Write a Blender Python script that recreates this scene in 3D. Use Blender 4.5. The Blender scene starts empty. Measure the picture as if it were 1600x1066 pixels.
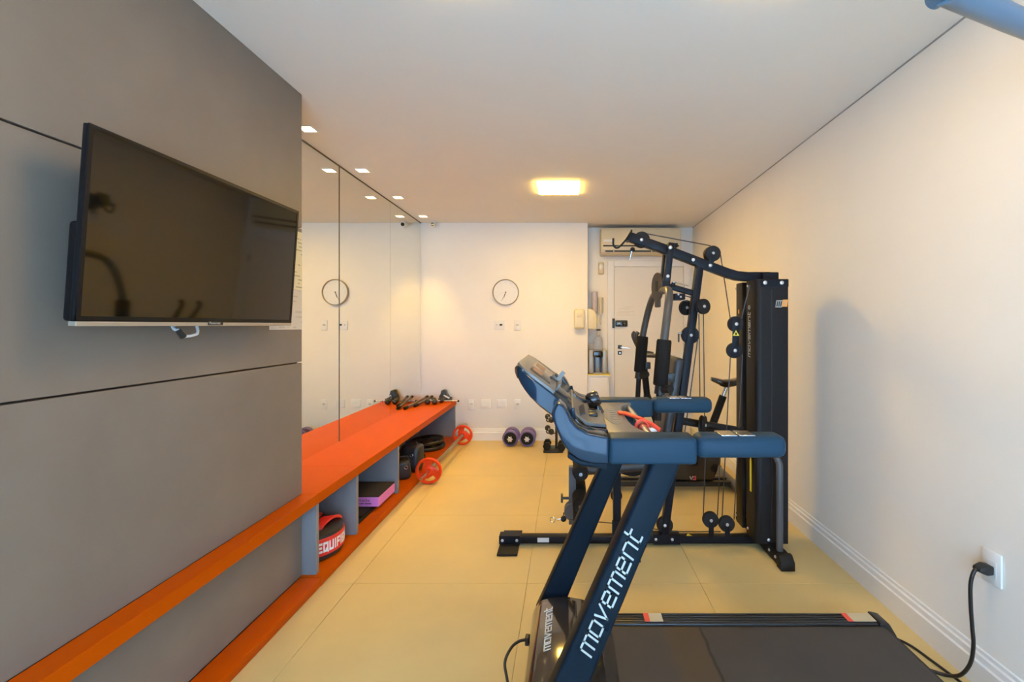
import bpy, bmesh, math, random
from mathutils import Vector, Matrix, Euler

random.seed(7)
scene = bpy.context.scene
C = scene.collection

# ------------------------------------------------------------------ camera
FPX, CXP, CYP, CAMZ = 711.0, 886.0, 508.0, 1.29
cam_d = bpy.data.cameras.new('camera')
cam_d.sensor_width = 36.0
cam_d.lens = 36.0 * FPX / 1600.0
cam_d.shift_x = (800.0 - CXP) / 1600.0
cam_d.shift_y = (CYP - 533.0) / 1600.0
cam_d.clip_start = 0.02
cam = bpy.data.objects.new('camera', cam_d)
C.objects.link(cam)
cam.location = (0, 0, CAMZ)
cam.rotation_euler = (math.pi / 2, 0, 0)
scene.camera = cam

# ------------------------------------------------------------------ light and exposure
WARM = (1.0, 0.61, 0.11)
WARM2 = (1.0, 0.66, 0.28)
PANEL_EMIT = 95.0
PANEL2_EMIT = 25.0
SPOT_W = 62.0
SKY_COL = (0.38, 0.645, 1.0)
SKY_STRENGTH = 10.8
scene.view_settings.view_transform = 'Standard'
scene.view_settings.look = 'None'
scene.view_settings.gamma = 1.0
scene.view_settings.use_curve_mapping = False
scene.view_settings.exposure = -0.07
world = bpy.data.worlds.new('world')
scene.world = world
world.use_nodes = True
bg = world.node_tree.nodes['Background']
bg.inputs[0].default_value = (*SKY_COL, 1)
bg.inputs[1].default_value = SKY_STRENGTH
FRONT_Y = -1.15
pd = bpy.data.lights.new('window_portal', 'AREA')
pd.shape = 'RECTANGLE'; pd.size = 2.3; pd.size_y = 2.05
pd.cycles.is_portal = True
po = bpy.data.objects.new('window_portal', pd)
C.objects.link(po)
po.location = (0.15, FRONT_Y - 0.16, 1.1)
po.rotation_euler = (math.pi / 2, 0, 0)   # looks along +Y into the room

# ------------------------------------------------------------------ materials
MATS = {}
def mat(name, col, rough=0.5, metal=0.0, spec=0.5, vary=0.0, vscale=8.0, bump=0.0, bscale=60.0, coat=0.0,
        emit=None, estr=0.0, trans=0.0, ior=1.5, rvary=0.0):
    if name in MATS: return MATS[name]
    m = bpy.data.materials.new(name); m.use_nodes = True
    nt = m.node_tree; b = nt.nodes['Principled BSDF']
    b.inputs['Base Color'].default_value = (*col, 1)
    b.inputs['Roughness'].default_value = rough
    b.inputs['Metallic'].default_value = metal
    b.inputs['Specular IOR Level'].default_value = spec
    b.inputs['IOR'].default_value = ior
    b.inputs['Coat Weight'].default_value = coat
    b.inputs['Coat Roughness'].default_value = 0.06
    b.inputs['Transmission Weight'].default_value = trans
    if emit:
        b.inputs['Emission Color'].default_value = (*emit, 1)
        b.inputs['Emission Strength'].default_value = estr
    if vary or bump or rvary:
        g = nt.nodes.new('ShaderNodeNewGeometry')
    if vary or rvary:
        n = nt.nodes.new('ShaderNodeTexNoise'); n.inputs['Scale'].default_value = vscale
        n.inputs['Detail'].default_value = 4
        nt.links.new(g.outputs['Position'], n.inputs['Vector'])
    if vary:
        r = nt.nodes.new('ShaderNodeMapRange')
        r.inputs['From Min'].default_value = 0.3; r.inputs['From Max'].default_value = 0.7
        r.inputs['To Min'].default_value = 1 - vary; r.inputs['To Max'].default_value = 1 + vary
        nt.links.new(n.outputs['Fac'], r.inputs['Value'])
        mx = nt.nodes.new('ShaderNodeMix'); mx.data_type = 'RGBA'; mx.blend_type = 'MULTIPLY'
        mx.inputs[0].default_value = 1.0
        mx.inputs[6].default_value = (*col, 1)
        nt.links.new(r.outputs[0], mx.inputs[7])
        nt.links.new(mx.outputs[2], b.inputs['Base Color'])
    if rvary:
        r2 = nt.nodes.new('ShaderNodeMapRange')
        r2.inputs['From Min'].default_value = 0.3; r2.inputs['From Max'].default_value = 0.7
        r2.inputs['To Min'].default_value = max(0.02, rough - rvary); r2.inputs['To Max'].default_value = rough + rvary
        nt.links.new(n.outputs['Fac'], r2.inputs['Value'])
        nt.links.new(r2.outputs[0], b.inputs['Roughness'])
    if bump:
        n2 = nt.nodes.new('ShaderNodeTexNoise'); n2.inputs['Scale'].default_value = bscale
        n2.inputs['Detail'].default_value = 3
        nt.links.new(g.outputs['Position'], n2.inputs['Vector'])
        bp = nt.nodes.new('ShaderNodeBump'); bp.inputs['Strength'].default_value = bump
        bp.inputs['Distance'].default_value = 0.004
        nt.links.new(n2.outputs['Fac'], bp.inputs['Height'])
        nt.links.new(bp.outputs['Normal'], b.inputs['Normal'])
    MATS[name] = m
    return m

WALL = mat('wall_paint', (0.84, 0.805, 0.735), 0.75, vary=0.015, vscale=3, bump=0.06, bscale=220)
CEIL = mat('ceiling_paint', (0.79, 0.755, 0.69), 0.85, vary=0.01, vscale=3)
SKIRT = mat('white_lacquer', (0.78, 0.77, 0.75), 0.4)
PANELM = mat('grey_laminate', (0.205, 0.166, 0.130), 0.5, spec=0.25, vary=0.05, vscale=5, bump=0.05, bscale=140)
DIVM = mat('grey_divider_board', (0.20, 0.205, 0.21), 0.5, vary=0.06, vscale=6)
GROOVE = mat('dark_groove', (0.05, 0.04, 0.035), 0.8)
GROUT = mat('tile_grout', (0.42, 0.33, 0.17), 0.9)
TILE = mat('beige_porcelain', (0.62, 0.475, 0.21), 0.42, spec=0.35, vary=0.07, vscale=2.2, rvary=0.08, bump=0.03, bscale=30)
RED = mat('red_lacquer', (0.50, 0.078, 0.0005), 0.42, spec=0.06, vary=0.02, vscale=4)
MIRROR = mat('mirror_silver', (0.86, 0.87, 0.82), 0.008, metal=1.0)
MIRBACK = mat('mirror_edge', (0.10, 0.08, 0.05), 0.5)
GYM = mat('navy_black_powder_coat', (0.009, 0.011, 0.016), 0.42, spec=0.15, vary=0.1, vscale=40, bump=0.04, bscale=400)
GYMB = mat('brown_black_powder_coat', (0.018, 0.016, 0.0155), 0.45, spec=0.12, bump=0.04, bscale=400)
GREYT = mat('grey_painted_tube', (0.10, 0.10, 0.105), 0.38, metal=0.3)
CHROME = mat('polished_steel', (0.62, 0.61, 0.60), 0.22, metal=1.0)
BOLT = mat('zinc_bolt', (0.62, 0.62, 0.62), 0.35, metal=0.7)
RUBBER = mat('black_rubber', (0.012, 0.011, 0.011), 0.6, spec=0.25, bump=0.1, bscale=200)
FOAM = mat('black_foam', (0.016, 0.014, 0.013), 0.9, spec=0.15, bump=0.25, bscale=350)
VINYL = mat('black_vinyl', (0.02, 0.02, 0.022), 0.42, bump=0.05, bscale=150)
BLUEP = mat('slate_blue_plastic', (0.014, 0.037, 0.060), 0.42, spec=0.12, bump=0.03, bscale=500)
BLUEG = mat('gloss_blue_plastic', (0.010, 0.027, 0.048), 0.14, spec=0.2, coat=0.25)
BLACKG = mat('gloss_black_plastic', (0.012, 0.012, 0.014), 0.12, coat=0.4)
TOPM = mat('grey_console_plastic', (0.16, 0.15, 0.135), 0.35)
MOTOR = mat('gloss_bronze_black_cover', (0.035, 0.026, 0.018), 0.12, coat=0.8)
STRUTM = mat('navy_strut_paint', (0.006, 0.012, 0.019), 0.42, spec=0.07, bump=0.03, bscale=500)
LETTER = mat('pale_grey_lettering', (0.42, 0.43, 0.38), 0.6)
WHITEP = mat('white_plastic', (0.78, 0.77, 0.74), 0.35)
CREAMP = mat('cream_plastic', (0.74, 0.66, 0.44), 0.4)
ACM = mat('ivory_plastic', (0.66, 0.58, 0.40), 0.4)
PAPER = mat('white_paper', (0.80, 0.78, 0.72), 0.9)
REDP = mat('red_plate_enamel', (0.80, 0.055, 0.006), 0.32, spec=0.3)
PURPLE = mat('purple_vinyl', (0.19, 0.135, 0.34), 0.45)
BLACKP = mat('black_plastic', (0.012, 0.012, 0.012), 0.4)
YELLOW = mat('yellow_sticker', (0.75, 0.62, 0.03), 0.5)
ORANGE = mat('orange_sticker', (0.85, 0.32, 0.05), 0.5)
REDSTK = mat('red_sticker', (0.75, 0.08, 0.05), 0.5)
CLEAR = mat('clear_plastic', (0.9, 0.9, 0.9), 0.1, trans=0.85, ior=1.3)
GLASS = mat('window_glass', (1, 1, 1), 0.0, trans=1.0, ior=1.02)
TVSCR = mat('black_screen_glass', (0.004, 0.0032, 0.002), 0.05, spec=0.85)
TVBEZ = mat('black_bezel', (0.008, 0.008, 0.009), 0.35, spec=0.2)
TVTRIM = mat('champagne_trim', (0.45, 0.38, 0.29), 0.35, metal=0.4)
GOLD = mat('brass_rim', (0.50, 0.42, 0.28), 0.35, metal=0.7)
DIAL = mat('clock_dial', (0.80, 0.79, 0.76), 0.5)
PANELLIT = mat('lit_panel_diffuser', (0.9, 0.9, 0.85), 0.5, emit=WARM, estr=PANEL_EMIT)
PANELLIT2 = mat('lit_panel_diffuser_near', (0.9, 0.9, 0.85), 0.5, emit=WARM2, estr=PANEL2_EMIT)
SPOTLIT = mat('lit_downlight', (0.9, 0.9, 0.85), 0.5, emit=(1.0, 0.78, 0.42), estr=14)
LCDM = mat('console_display', (0.035, 0.035, 0.038), 0.15, coat=0.4)
LILAC = mat('lilac_plastic', (0.52, 0.46, 0.50), 0.35)
STEELBLUE = mat('pale_blue_enamel', (0.10, 0.17, 0.25), 0.3, spec=0.3)
FOAMBLK = mat('pink_foam_block', (0.72, 0.22, 0.58), 0.7)
FOAMTOP = mat('dark_speckled_rubber', (0.03, 0.024, 0.018), 0.8, vary=0.4, vscale=120)
REDSTRAP = mat('red_strap_vinyl', (0.72, 0.03, 0.02), 0.4)
BELT = None

def lines_paper(name, base, ink, scale, axis='Z'):
    """paper with rows of unreadable small print"""
    m = bpy.data.materials.new(name); m.use_nodes = True
    nt = m.node_tree; b = nt.nodes['Principled BSDF']; b.inputs['Roughness'].default_value = 0.85
    g = nt.nodes.new('ShaderNodeNewGeometry'); s = nt.nodes.new('ShaderNodeSeparateXYZ')
    nt.links.new(g.outputs['Position'], s.inputs[0])
    w = nt.nodes.new('ShaderNodeMath'); w.operation = 'MULTIPLY'; w.inputs[1].default_value = scale
    nt.links.new(s.outputs[axis], w.inputs[0])
    fr = nt.nodes.new('ShaderNodeMath'); fr.operation = 'FRACT'; nt.links.new(w.outputs[0], fr.inputs[0])
    lt = nt.nodes.new('ShaderNodeMath'); lt.operation = 'LESS_THAN'; lt.inputs[1].default_value = 0.3
    nt.links.new(fr.outputs[0], lt.inputs[0])
    n = nt.nodes.new('ShaderNodeTexNoise'); n.inputs['Scale'].default_value = 22
    nt.links.new(g.outputs['Position'], n.inputs['Vector'])
    gt = nt.nodes.new('ShaderNodeMath'); gt.operation = 'GREATER_THAN'; gt.inputs[1].default_value = 0.53
    nt.links.new(n.outputs['Fac'], gt.inputs[0])
    ml = nt.nodes.new('ShaderNodeMath'); ml.operation = 'MULTIPLY'
    nt.links.new(lt.outputs[0], ml.inputs[0]); nt.links.new(gt.outputs[0], ml.inputs[1])
    mx = nt.nodes.new('ShaderNodeMix'); mx.data_type = 'RGBA'
    mx.inputs[6].default_value = (*base, 1); mx.inputs[7].default_value = (*ink, 1)
    nt.links.new(ml.outputs[0], mx.inputs[0]); nt.links.new(mx.outputs[2], b.inputs['Base Color'])
    return m
NOTE1 = lines_paper('printed_notice', (0.72, 0.66, 0.45), (0.40, 0.36, 0.25), 55)
NOTE2 = lines_paper('printed_sheet', (0.62, 0.57, 0.50), (0.5, 0.46, 0.4), 40)

def belt_material():
    m = bpy.data.materials.new('running_belt'); m.use_nodes = True
    nt = m.node_tree; b = nt.nodes['Principled BSDF']
    b.inputs['Roughness'].default_value = 0.62
    g = nt.nodes.new('ShaderNodeNewGeometry'); s = nt.nodes.new('ShaderNodeSeparateXYZ')
    nt.links.new(g.outputs['Position'], s.inputs[0])
    n = nt.nodes.new('ShaderNodeTexNoise'); n.inputs['Scale'].default_value = 9; n.inputs['Detail'].default_value = 5
    nt.links.new(g.outputs['Position'], n.inputs['Vector'])
    # painted light reflection as a brown band beside the dark splice, a little wavy
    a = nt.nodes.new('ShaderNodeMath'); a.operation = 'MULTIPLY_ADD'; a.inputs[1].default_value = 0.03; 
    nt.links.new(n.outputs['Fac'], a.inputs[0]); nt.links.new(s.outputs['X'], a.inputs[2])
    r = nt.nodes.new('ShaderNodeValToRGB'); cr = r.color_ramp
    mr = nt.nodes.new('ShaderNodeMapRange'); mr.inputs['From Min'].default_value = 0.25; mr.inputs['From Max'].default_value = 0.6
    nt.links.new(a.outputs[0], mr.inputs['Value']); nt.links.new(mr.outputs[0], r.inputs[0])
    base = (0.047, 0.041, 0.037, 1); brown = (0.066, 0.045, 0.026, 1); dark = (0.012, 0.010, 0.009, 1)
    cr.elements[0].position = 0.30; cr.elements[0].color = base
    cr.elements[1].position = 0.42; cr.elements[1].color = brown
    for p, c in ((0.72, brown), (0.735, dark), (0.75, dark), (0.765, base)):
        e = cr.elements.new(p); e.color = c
    mx = nt.nodes.new('ShaderNodeMix'); mx.data_type = 'RGBA'; mx.blend_type = 'MULTIPLY'; mx.inputs[0].default_value = 0.35
    nt.links.new(r.outputs[0], mx.inputs[6]); nt.links.new(n.outputs['Fac'], mx.inputs[7])
    nt.links.new(mx.outputs[2], b.inputs['Base Color'])
    n2 = nt.nodes.new('ShaderNodeTexNoise'); n2.inputs['Scale'].default_value = 500
    nt.links.new(g.outputs['Position'], n2.inputs['Vector'])
    bp = nt.nodes.new('ShaderNodeBump'); bp.inputs['Strength'].default_value = 0.25; bp.inputs['Distance'].default_value = 0.002
    nt.links.new(n2.outputs['Fac'], bp.inputs['Height']); nt.links.new(bp.outputs['Normal'], b.inputs['Normal'])
    return m
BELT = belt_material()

# ------------------------------------------------------------------ mesh helpers
def at(px, py, y):
    """the point at depth y (metres from the lens) that the photograph's survey gives"""
    return Vector(((px - CXP) / FPX * y, y, CAMZ - (py - CYP) / FPX * y))

def smooth_path(pts, n=6):
    pts = [Vector(p) for p in pts]
    if len(pts) < 3: return pts
    out = []
    P = [pts[0] * 2 - pts[1]] + pts + [pts[-1] * 2 - pts[-2]]
    for i in range(1, len(P) - 2):
        p0, p1, p2, p3 = P[i - 1], P[i], P[i + 1], P[i + 2]
        for k in range(n):
            t = k / n
            out.append(0.5 * ((2 * p1) + (p2 - p0) * t + (2 * p0 - 5 * p1 + 4 * p2 - p3) * t * t + (3 * p1 - p0 - 3 * p2 + p3) * t ** 3))
    out.append(pts[-1])
    return out

class G:
    def __init__(s): s.bm = bmesh.new()
    def _bevel(s, faces, w, seg=2):
        if w <= 0: return
        es = {e for f in faces for e in f.edges}
        bmesh.ops.bevel(s.bm, geom=list(es), offset=w, segments=seg, profile=0.5, affect='EDGES', clamp_overlap=True)
    def box(s, x0, x1, y0, y1, z0, z1, bev=0.0, seg=2, M=None):
        vs = [s.bm.verts.new((x, y, z)) for x in (x0, x1) for y in (y0, y1) for z in (z0, z1)]
        if M is not None:
            for v in vs: v.co = M @ v.co
        idx = [(0, 1, 3, 2), (4, 6, 7, 5), (0, 4, 5, 1), (2, 3, 7, 6), (0, 2, 6, 4), (1, 5, 7, 3)]
        fs = [s.bm.faces.new([vs[i] for i in q]) for q in idx]
        s._bevel(fs, bev, seg)
        return s
    def prism(s, pts, axis, a0, a1, bev=0.0, seg=2, M=None):
        """polygon extruded along an axis; pts are (x,z) for 'y', (x,y) for 'z', (y,z) for 'x'"""
        def V(p, a):
            v = {'y': (p[0], a, p[1]), 'z': (p[0], p[1], a), 'x': (a, p[0], p[1])}[axis]
            v = Vector(v)
            return M @ v if M is not None else v
        A = [s.bm.verts.new(V(p, a0)) for p in pts]
        B = [s.bm.verts.new(V(p, a1)) for p in pts]
        n = len(pts); fs = []
        fs.append(s.bm.faces.new(A)); fs.append(s.bm.faces.new(list(reversed(B))))
        for i in range(n):
            j = (i + 1) % n
            fs.append(s.bm.faces.new([A[j], A[i], B[i], B[j]]))
        bmesh.ops.recalc_face_normals(s.bm, faces=fs)
        s._bevel(fs, bev, seg)
        return s
    def tube(s, pts, r, seg=10, caps=True, smooth=0):
        pts = [Vector(p) for p in pts]
        if smooth: pts = smooth_path(pts, smooth)
        rs = r if isinstance(r, (list, tuple)) else [r] * len(pts)
        if len(rs) != len(pts):
            rs = [rs[0] + (rs[-1] - rs[0]) * i / (len(pts) - 1) for i in range(len(pts))]
        rings = []; prev = None
        for i, p in enumerate(pts):
            if i == 0: t = pts[1] - p
            elif i == len(pts) - 1: t = p - pts[i - 1]
            else: t = (pts[i + 1] - p).normalized() + (p - pts[i - 1]).normalized()
            t.normalize()
            if prev is None:
                u = t.orthogonal().normalized()
            else:
                u = prev - t * prev.dot(t)
                u = u.normalized() if u.length > 1e-6 else t.orthogonal().normalized()
            prev = u; v = t.cross(u)
            rings.append([s.bm.verts.new(p + (u * math.cos(2 * math.pi * k / seg) + v * math.sin(2 * math.pi * k / seg)) * rs[i]) for k in range(seg)])
        for a, b in zip(rings, rings[1:]):
            for k in range(seg):
                s.bm.faces.new([a[k], a[(k + 1) % seg], b[(k + 1) % seg], b[k]])
        if caps:
            s.bm.faces.new(list(reversed(rings[0]))); s.bm.faces.new(rings[-1])
        return s
    def cyl(s, p0, p1, r, seg=20, r2=None): return s.tube([p0, p1], [r, r if r2 is None else r2], seg)
    def lathe(s, prof, c, axis, seg=28, closed=False):
        """prof = [(radius, height)] around an axis through c"""
        c = Vector(c); t = Vector(axis).normalized(); u = t.orthogonal().normalized(); v = t.cross(u)
        rings = []
        for r, h in prof:
            if r < 1e-6: rings.append([s.bm.verts.new(c + t * h)])
            else: rings.append([s.bm.verts.new(c + t * h + (u * math.cos(2 * math.pi * k / seg) + v * math.sin(2 * math.pi * k / seg)) * r) for k in range(seg)])
        prs = list(zip(rings, rings[1:]))
        if closed: prs.append((rings[-1], rings[0]))
        for a, b in prs:
            for k in range(seg):
                k2 = (k + 1) % seg
                if len(a) == 1 and len(b) == 1: continue
                if len(a) == 1: s.bm.faces.new([a[0], b[k2], b[k]])
                elif len(b) == 1: s.bm.faces.new([a[k], a[k2], b[0]])
                else: s.bm.faces.new([a[k], a[k2], b[k2], b[k]])
        return s
    def ball(s, c, r, sc=(1, 1, 1), seg=18):
        n = len(s.bm.verts)
        bmesh.ops.create_uvsphere(s.bm, u_segments=seg, v_segments=seg // 2, radius=r,
                                  matrix=Matrix.Translation(c) @ Matrix.Diagonal((*sc, 1)))
        return s
    def torus(s, c, R, r, axis, seg=28, seg2=8):
        return s.lathe([(R + r * math.cos(2 * math.pi * k / seg2), r * math.sin(2 * math.pi * k / seg2)) for k in range(seg2)], c, axis, seg, closed=True)
    def build(s, name, m, parent=None, angle=38, keep=False):
        bm = s.bm
        bmesh.ops.recalc_face_normals(bm, faces=bm.faces)
        bm.normal_update()
        for f in bm.faces: f.smooth = True
        la = math.radians(angle)
        for e in bm.edges:
            if len(e.link_faces) == 2:
                e.smooth = e.calc_face_angle(0) < la
            else: e.smooth = False
        me = bpy.data.meshes.new(name)
        if parent is not None: off = OFF[parent.name]
        elif keep: off = Vector((0, 0, 0))
        else:
            xs = [v.co for v in bm.verts]
            off = Vector(((min(v.x for v in xs) + max(v.x for v in xs)) / 2, (min(v.y for v in xs) + max(v.y for v in xs)) / 2, min(v.z for v in xs)))
        bmesh.ops.translate(bm, vec=-off, verts=bm.verts)
        bm.to_mesh(me); bm.free()
        if m is not None: me.materials.append(m)
        o = bpy.data.objects.new(name, me); C.objects.link(o)
        if parent is not None:
            o.parent = parent
        else: o.location = off
        OFF[o.name] = off.copy()
        return o
OFF = {}

def tag(o, label, cat, group=None, kind=None):
    o['label'] = label; o['category'] = cat
    if group: o['group'] = group
    if kind: o['kind'] = kind
    return o
def thing(name, label, cat, loc=(0, 0, 0), group=None, kind=None):
    o = bpy.data.objects.new(name, None); o.empty_display_size = 0.05
    C.objects.link(o); o.location = loc; OFF[o.name] = Vector(loc)
    return tag(o, label, cat, group, kind)
def copy_tree(o, parent=None):
    c = o.copy(); C.objects.link(c)
    if parent is not None: c.parent = parent
    for ch in list(o.children): copy_tree(ch, c)
    return c
def copy_thing(o, delta, label):
    c = copy_tree(o); c.location = Vector(o.location) + Vector(delta); c['label'] = label
    OFF[c.name] = Vector(c.location)
    return c

# stroke lettering: each letter is a list of polylines on a grid one unit high
STROKES = {
 'm': (1.45, [[(0, 0), (0, 1), (1.3, 1), (1.3, 0)], [(.65, 1), (.65, 0)]]),
 'o': (1.1, [[(0, 0), (0, 1), (.9, 1), (.9, 0), (0, 0)]]),
 'v': (1.05, [[(0, 1), (.32, 0), (.9, 1)]]),
 'e': (1.1, [[(.9, 0), (0, 0), (0, 1), (.9, 1), (.9, .5), (0, .5)]]),
 'n': (1.1, [[(0, 0), (0, 1), (.9, 1), (.9, 0)]]),
 't': (.8, [[(.1, 1.4), (.1, 0), (.6, 0)], [(.1, 1), (.6, 1)]]),
 'E': (.95, [[(.75, 0), (0, 0), (0, 1), (.75, 1)], [(0, .5), (.65, .5)]]),
 'Q': (1.05, [[(0, 0), (0, 1), (.8, 1), (.8, 0), (0, 0)], [(.55, .25), (.9, -.12)]]),
 'U': (1.05, [[(0, 1), (0, 0), (.8, 0), (.8, 1)]]),
 'I': (.42, [[(.1, 0), (.1, 1)]]),
 'F': (.95, [[(0, 0), (0, 1), (.75, 1)], [(0, .5), (.65, .5)]]),
 'G': (1.05, [[(.8, 1), (0, 1), (0, 0), (.8, 0), (.8, .5), (.45, .5)]]),
 'H': (1.05, [[(0, 0), (0, 1)], [(.8, 0), (.8, 1)], [(0, .5), (.8, .5)]]),
 'T': (.95, [[(0, 1), (.8, 1)], [(.4, 1), (.4, 0)]]),
 'V': (1.05, [[(0, 1), (.4, 0), (.8, 1)]]),
 '3': (1.0, [[(0, 1), (.75, 1), (.75, 0), (0, 0)], [(.15, .5), (.75, .5)]]),
}
def lettering(word, size, stroke, fn, shear=0.0, gap=0.18, thick=0.0012, sub=1):
    """fn(u, v, w) maps a letter-plane point (metres) to the world"""
    g = G(); x = 0.0; hw = stroke / 2
    for ch in word:
        wd, polys = STROKES[ch]
        for pl in polys:
            for (a, b) in zip(pl, pl[1:]):
                A = Vector((x + a[0], a[1])); B = Vector((x + b[0], b[1]))
                d = (B - A); d.normalize(); A = A - d * hw; B = B + d * hw
                n = Vector((-d.y, d.x)) * hw
                for k in range(sub):
                    p = A + (B - A) * (k / sub); q = A + (B - A) * ((k + 1) / sub)
                    quad = [p - n, q - n, q + n, p + n]
                    lo = []; hi = []
                    for c in quad:
                        u = (c.x + shear * c.y) * size; v = c.y * size
                        lo.append(g.bm.verts.new(fn(u, v, 0.0))); hi.append(g.bm.verts.new(fn(u, v, thick)))
                    g.bm.faces.new(hi); g.bm.faces.new(list(reversed(lo)))
                    for i in range(4):
                        j = (i + 1) % 4
                        g.bm.faces.new([lo[i], lo[j], hi[j], hi[i]])
        x += wd + gap
    return g
def word_len(word, gap=0.18): return sum(STROKES[c][0] + gap for c in word) - gap
def plane_fn(o, u, v):
    o = Vector(o); u = Vector(u).normalized(); v = Vector(v).normalized(); n = u.cross(v)
    return lambda a, b, c: o + u * a + v * b + n * c
def font_text(body, size, o, u, v, extrude=0.0006):
    """small print in the built-in typeface, as a mesh"""
    cu = bpy.data.curves.new('print', 'FONT'); cu.body = body; cu.size = size; cu.extrude = extrude; cu.resolution_u = 2
    ob = bpy.data.objects.new('print', cu); C.objects.link(ob)
    dg = bpy.context.evaluated_depsgraph_get()
    me = ob.evaluated_get(dg).to_mesh()
    g = G(); g.bm.from_mesh(me); ob.evaluated_get(dg).to_mesh_clear()
    bpy.data.objects.remove(ob); bpy.data.curves.remove(cu)
    f = plane_fn(o, u, v)
    for vt in g.bm.verts: vt.co = f(vt.co.x, vt.co.y, vt.co.z)
    return g

# ================================================================== THE SETTING
XR, XM, XP = 1.48, -1.637, -1.32        # right wall, mirror face, panelled wall face
YB, YN = 5.10, 5.36                     # back wall, recess wall
ZC = 2.437                              # ceiling
PEND = 2.265                            # end of the panelled wall

# floor: grout bed with single tiles
fl = G().box(-1.85, 1.62, FRONT_Y - 0.15, YN + 0.1, -0.12, -0.004).build('floor', GROUT, keep=True)
tag(fl, 'beige porcelain tiled floor of the gym', 'floor', kind='structure')
TS = 0.81; J = 0.0009
ys = [3.08 + TS * k for k in range(-6, 4)]
xs = [-0.20 + 0.865 * k for k in range(-3, 4)]
for i in range(len(xs) - 1):
    for j in range(len(ys) - 1):
        x0, x1, y0, y1 = max(xs[i], -1.80) + J, min(xs[i + 1], 1.56) - J, max(ys[j], FRONT_Y - 0.1) + J, min(ys[j + 1], YN + 0.05) - J
        if x1 - x0 < 0.05 or y1 - y0 < 0.05: continue
        G().box(x0, x1, y0, y1, -0.012, 0.0, 0.0008, 1).build('tile', TILE, fl)

ce = G().box(-1.85, 1.62, FRONT_Y - 0.15, YN + 0.15, ZC, ZC + 0.12).build('ceiling', CEIL, keep=True)
tag(ce, 'plain white plaster ceiling', 'ceiling', kind='structure')
wr = G().box(XR, XR + 0.12, FRONT_Y - 0.15, YN + 0.12, 0, ZC).build('wall_right', WALL, keep=True)
tag(wr, 'white painted right wall', 'wall', kind='structure')
wb = G().box(-1.76, 0.232, YB, YN, 0, ZC, 0.004, 2).build('wall_back', WALL, keep=True)
tag(wb, 'white painted back wall with the clock', 'wall', kind='structure')
wn = G().box(-1.76, XR, YN, YN + 0.12, 0, ZC).build('wall_recess', WALL, keep=True)
tag(wn, 'white recessed wall around the entrance door', 'wall', kind='structure')

# left wall: dark core, with grey laminate boards on the front part
wl = G().box(-1.80, -1.648, FRONT_Y, YB, 0, ZC).box(-1.648, XP - 0.016, FRONT_Y, PEND - 0.016, 0, ZC).build('wall_left', GROOVE, keep=True)
tag(wl, 'left wall clad in grey laminate boards behind the television', 'wall', kind='structure')
GP = 0.003
for z0, z1 in ((0.045, 0.398), (0.45, 1.105 - GP), (1.105 + GP, 1.77 - GP), (1.77 + GP, ZC)):
    G().box(XP - 0.016, XP, FRONT_Y, PEND, z0, z1, 0.001, 1).build('panel', PANELM, wl)
    G().box(-1.648, XP - 0.0165, PEND - 0.016, PEND, z0, z1, 0.001, 1).build('panel', PANELM, wl)

# wall behind the camera with a wide glazed opening
wf = G()
wf.box(-1.76, -1.0, FRONT_Y - 0.12, FRONT_Y, 0, ZC).box(1.3, XR, FRONT_Y - 0.12, FRONT_Y, 0, ZC).box(-1.0, 1.3, FRONT_Y - 0.12, FRONT_Y, 2.15, ZC)
wf = wf.build('wall_front', WALL, keep=True)
tag(wf, 'white wall behind the camera around the glazed opening', 'wall', kind='structure')
wi = thing('window_1', 'wide sliding glass door behind the camera', 'window', (0.15, FRONT_Y, 0), kind='structure')
fg = G()
for x in (-1.0, 0.13, 1.26): fg.box(x, x + 0.04, FRONT_Y - 0.09, FRONT_Y - 0.03, 0.04, 2.11)
fg.box(-1.0, 1.3, FRONT_Y - 0.09, FRONT_Y - 0.03, 0, 0.04).box(-1.0, 1.3, FRONT_Y - 0.09, FRONT_Y - 0.03, 2.11, 2.15)
fg.build('window_frame', WHITEP, wi)
for x0, x1 in ((-0.96, 0.13), (0.17, 1.26)):
    G().box(x0, x1, FRONT_Y - 0.063, FRONT_Y - 0.059, 0.04, 2.11).build('pane', GLASS, wi)

# skirting boards
def skirt_prof(t): return [(0, 0), (t, 0), (t, 0.090), (t * 0.62, 0.094), (t * 0.62, 0.114), (t * 0.28, 0.119), (t * 0.28, 0.132), (0, 0.135)]
sk = G().prism([(XR - p[0], p[1]) for p in skirt_prof(0.022)], 'y', FRONT_Y, YN)
tag(sk.build('baseboard_right', SKIRT, keep=True), 'white moulded skirting board along the right wall', 'baseboard', kind='structure')
sk = G().prism([(YB - p[0], p[1]) for p in skirt_prof(0.022)], 'x', -1.225, 0.232)
tag(sk.build('baseboard_back', SKIRT, keep=True), 'white moulded skirting board along the back wall', 'baseboard', kind='structure')
# thin dark shadow gap where the mirror meets the ceiling
tg = G().box(-1.646, XM + 0.004, PEND, YB, ZC - 0.008, ZC - 0.0005)
tag(tg.build('shadow_gap_strip_1', MIRBACK, keep=True), 'thin dark strip along the top of the mirror', 'trim', kind='structure')
tg = G().box(XR - 0.004, XR + 0.0, FRONT_Y, YN, ZC - 0.006, ZC - 0.0005)
tag(tg.build('trim_2', mat('grey_gap', (0.35, 0.34, 0.33), 0.8), keep=True), 'fine grey joint between ceiling and right wall', 'trim', kind='structure')

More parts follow.
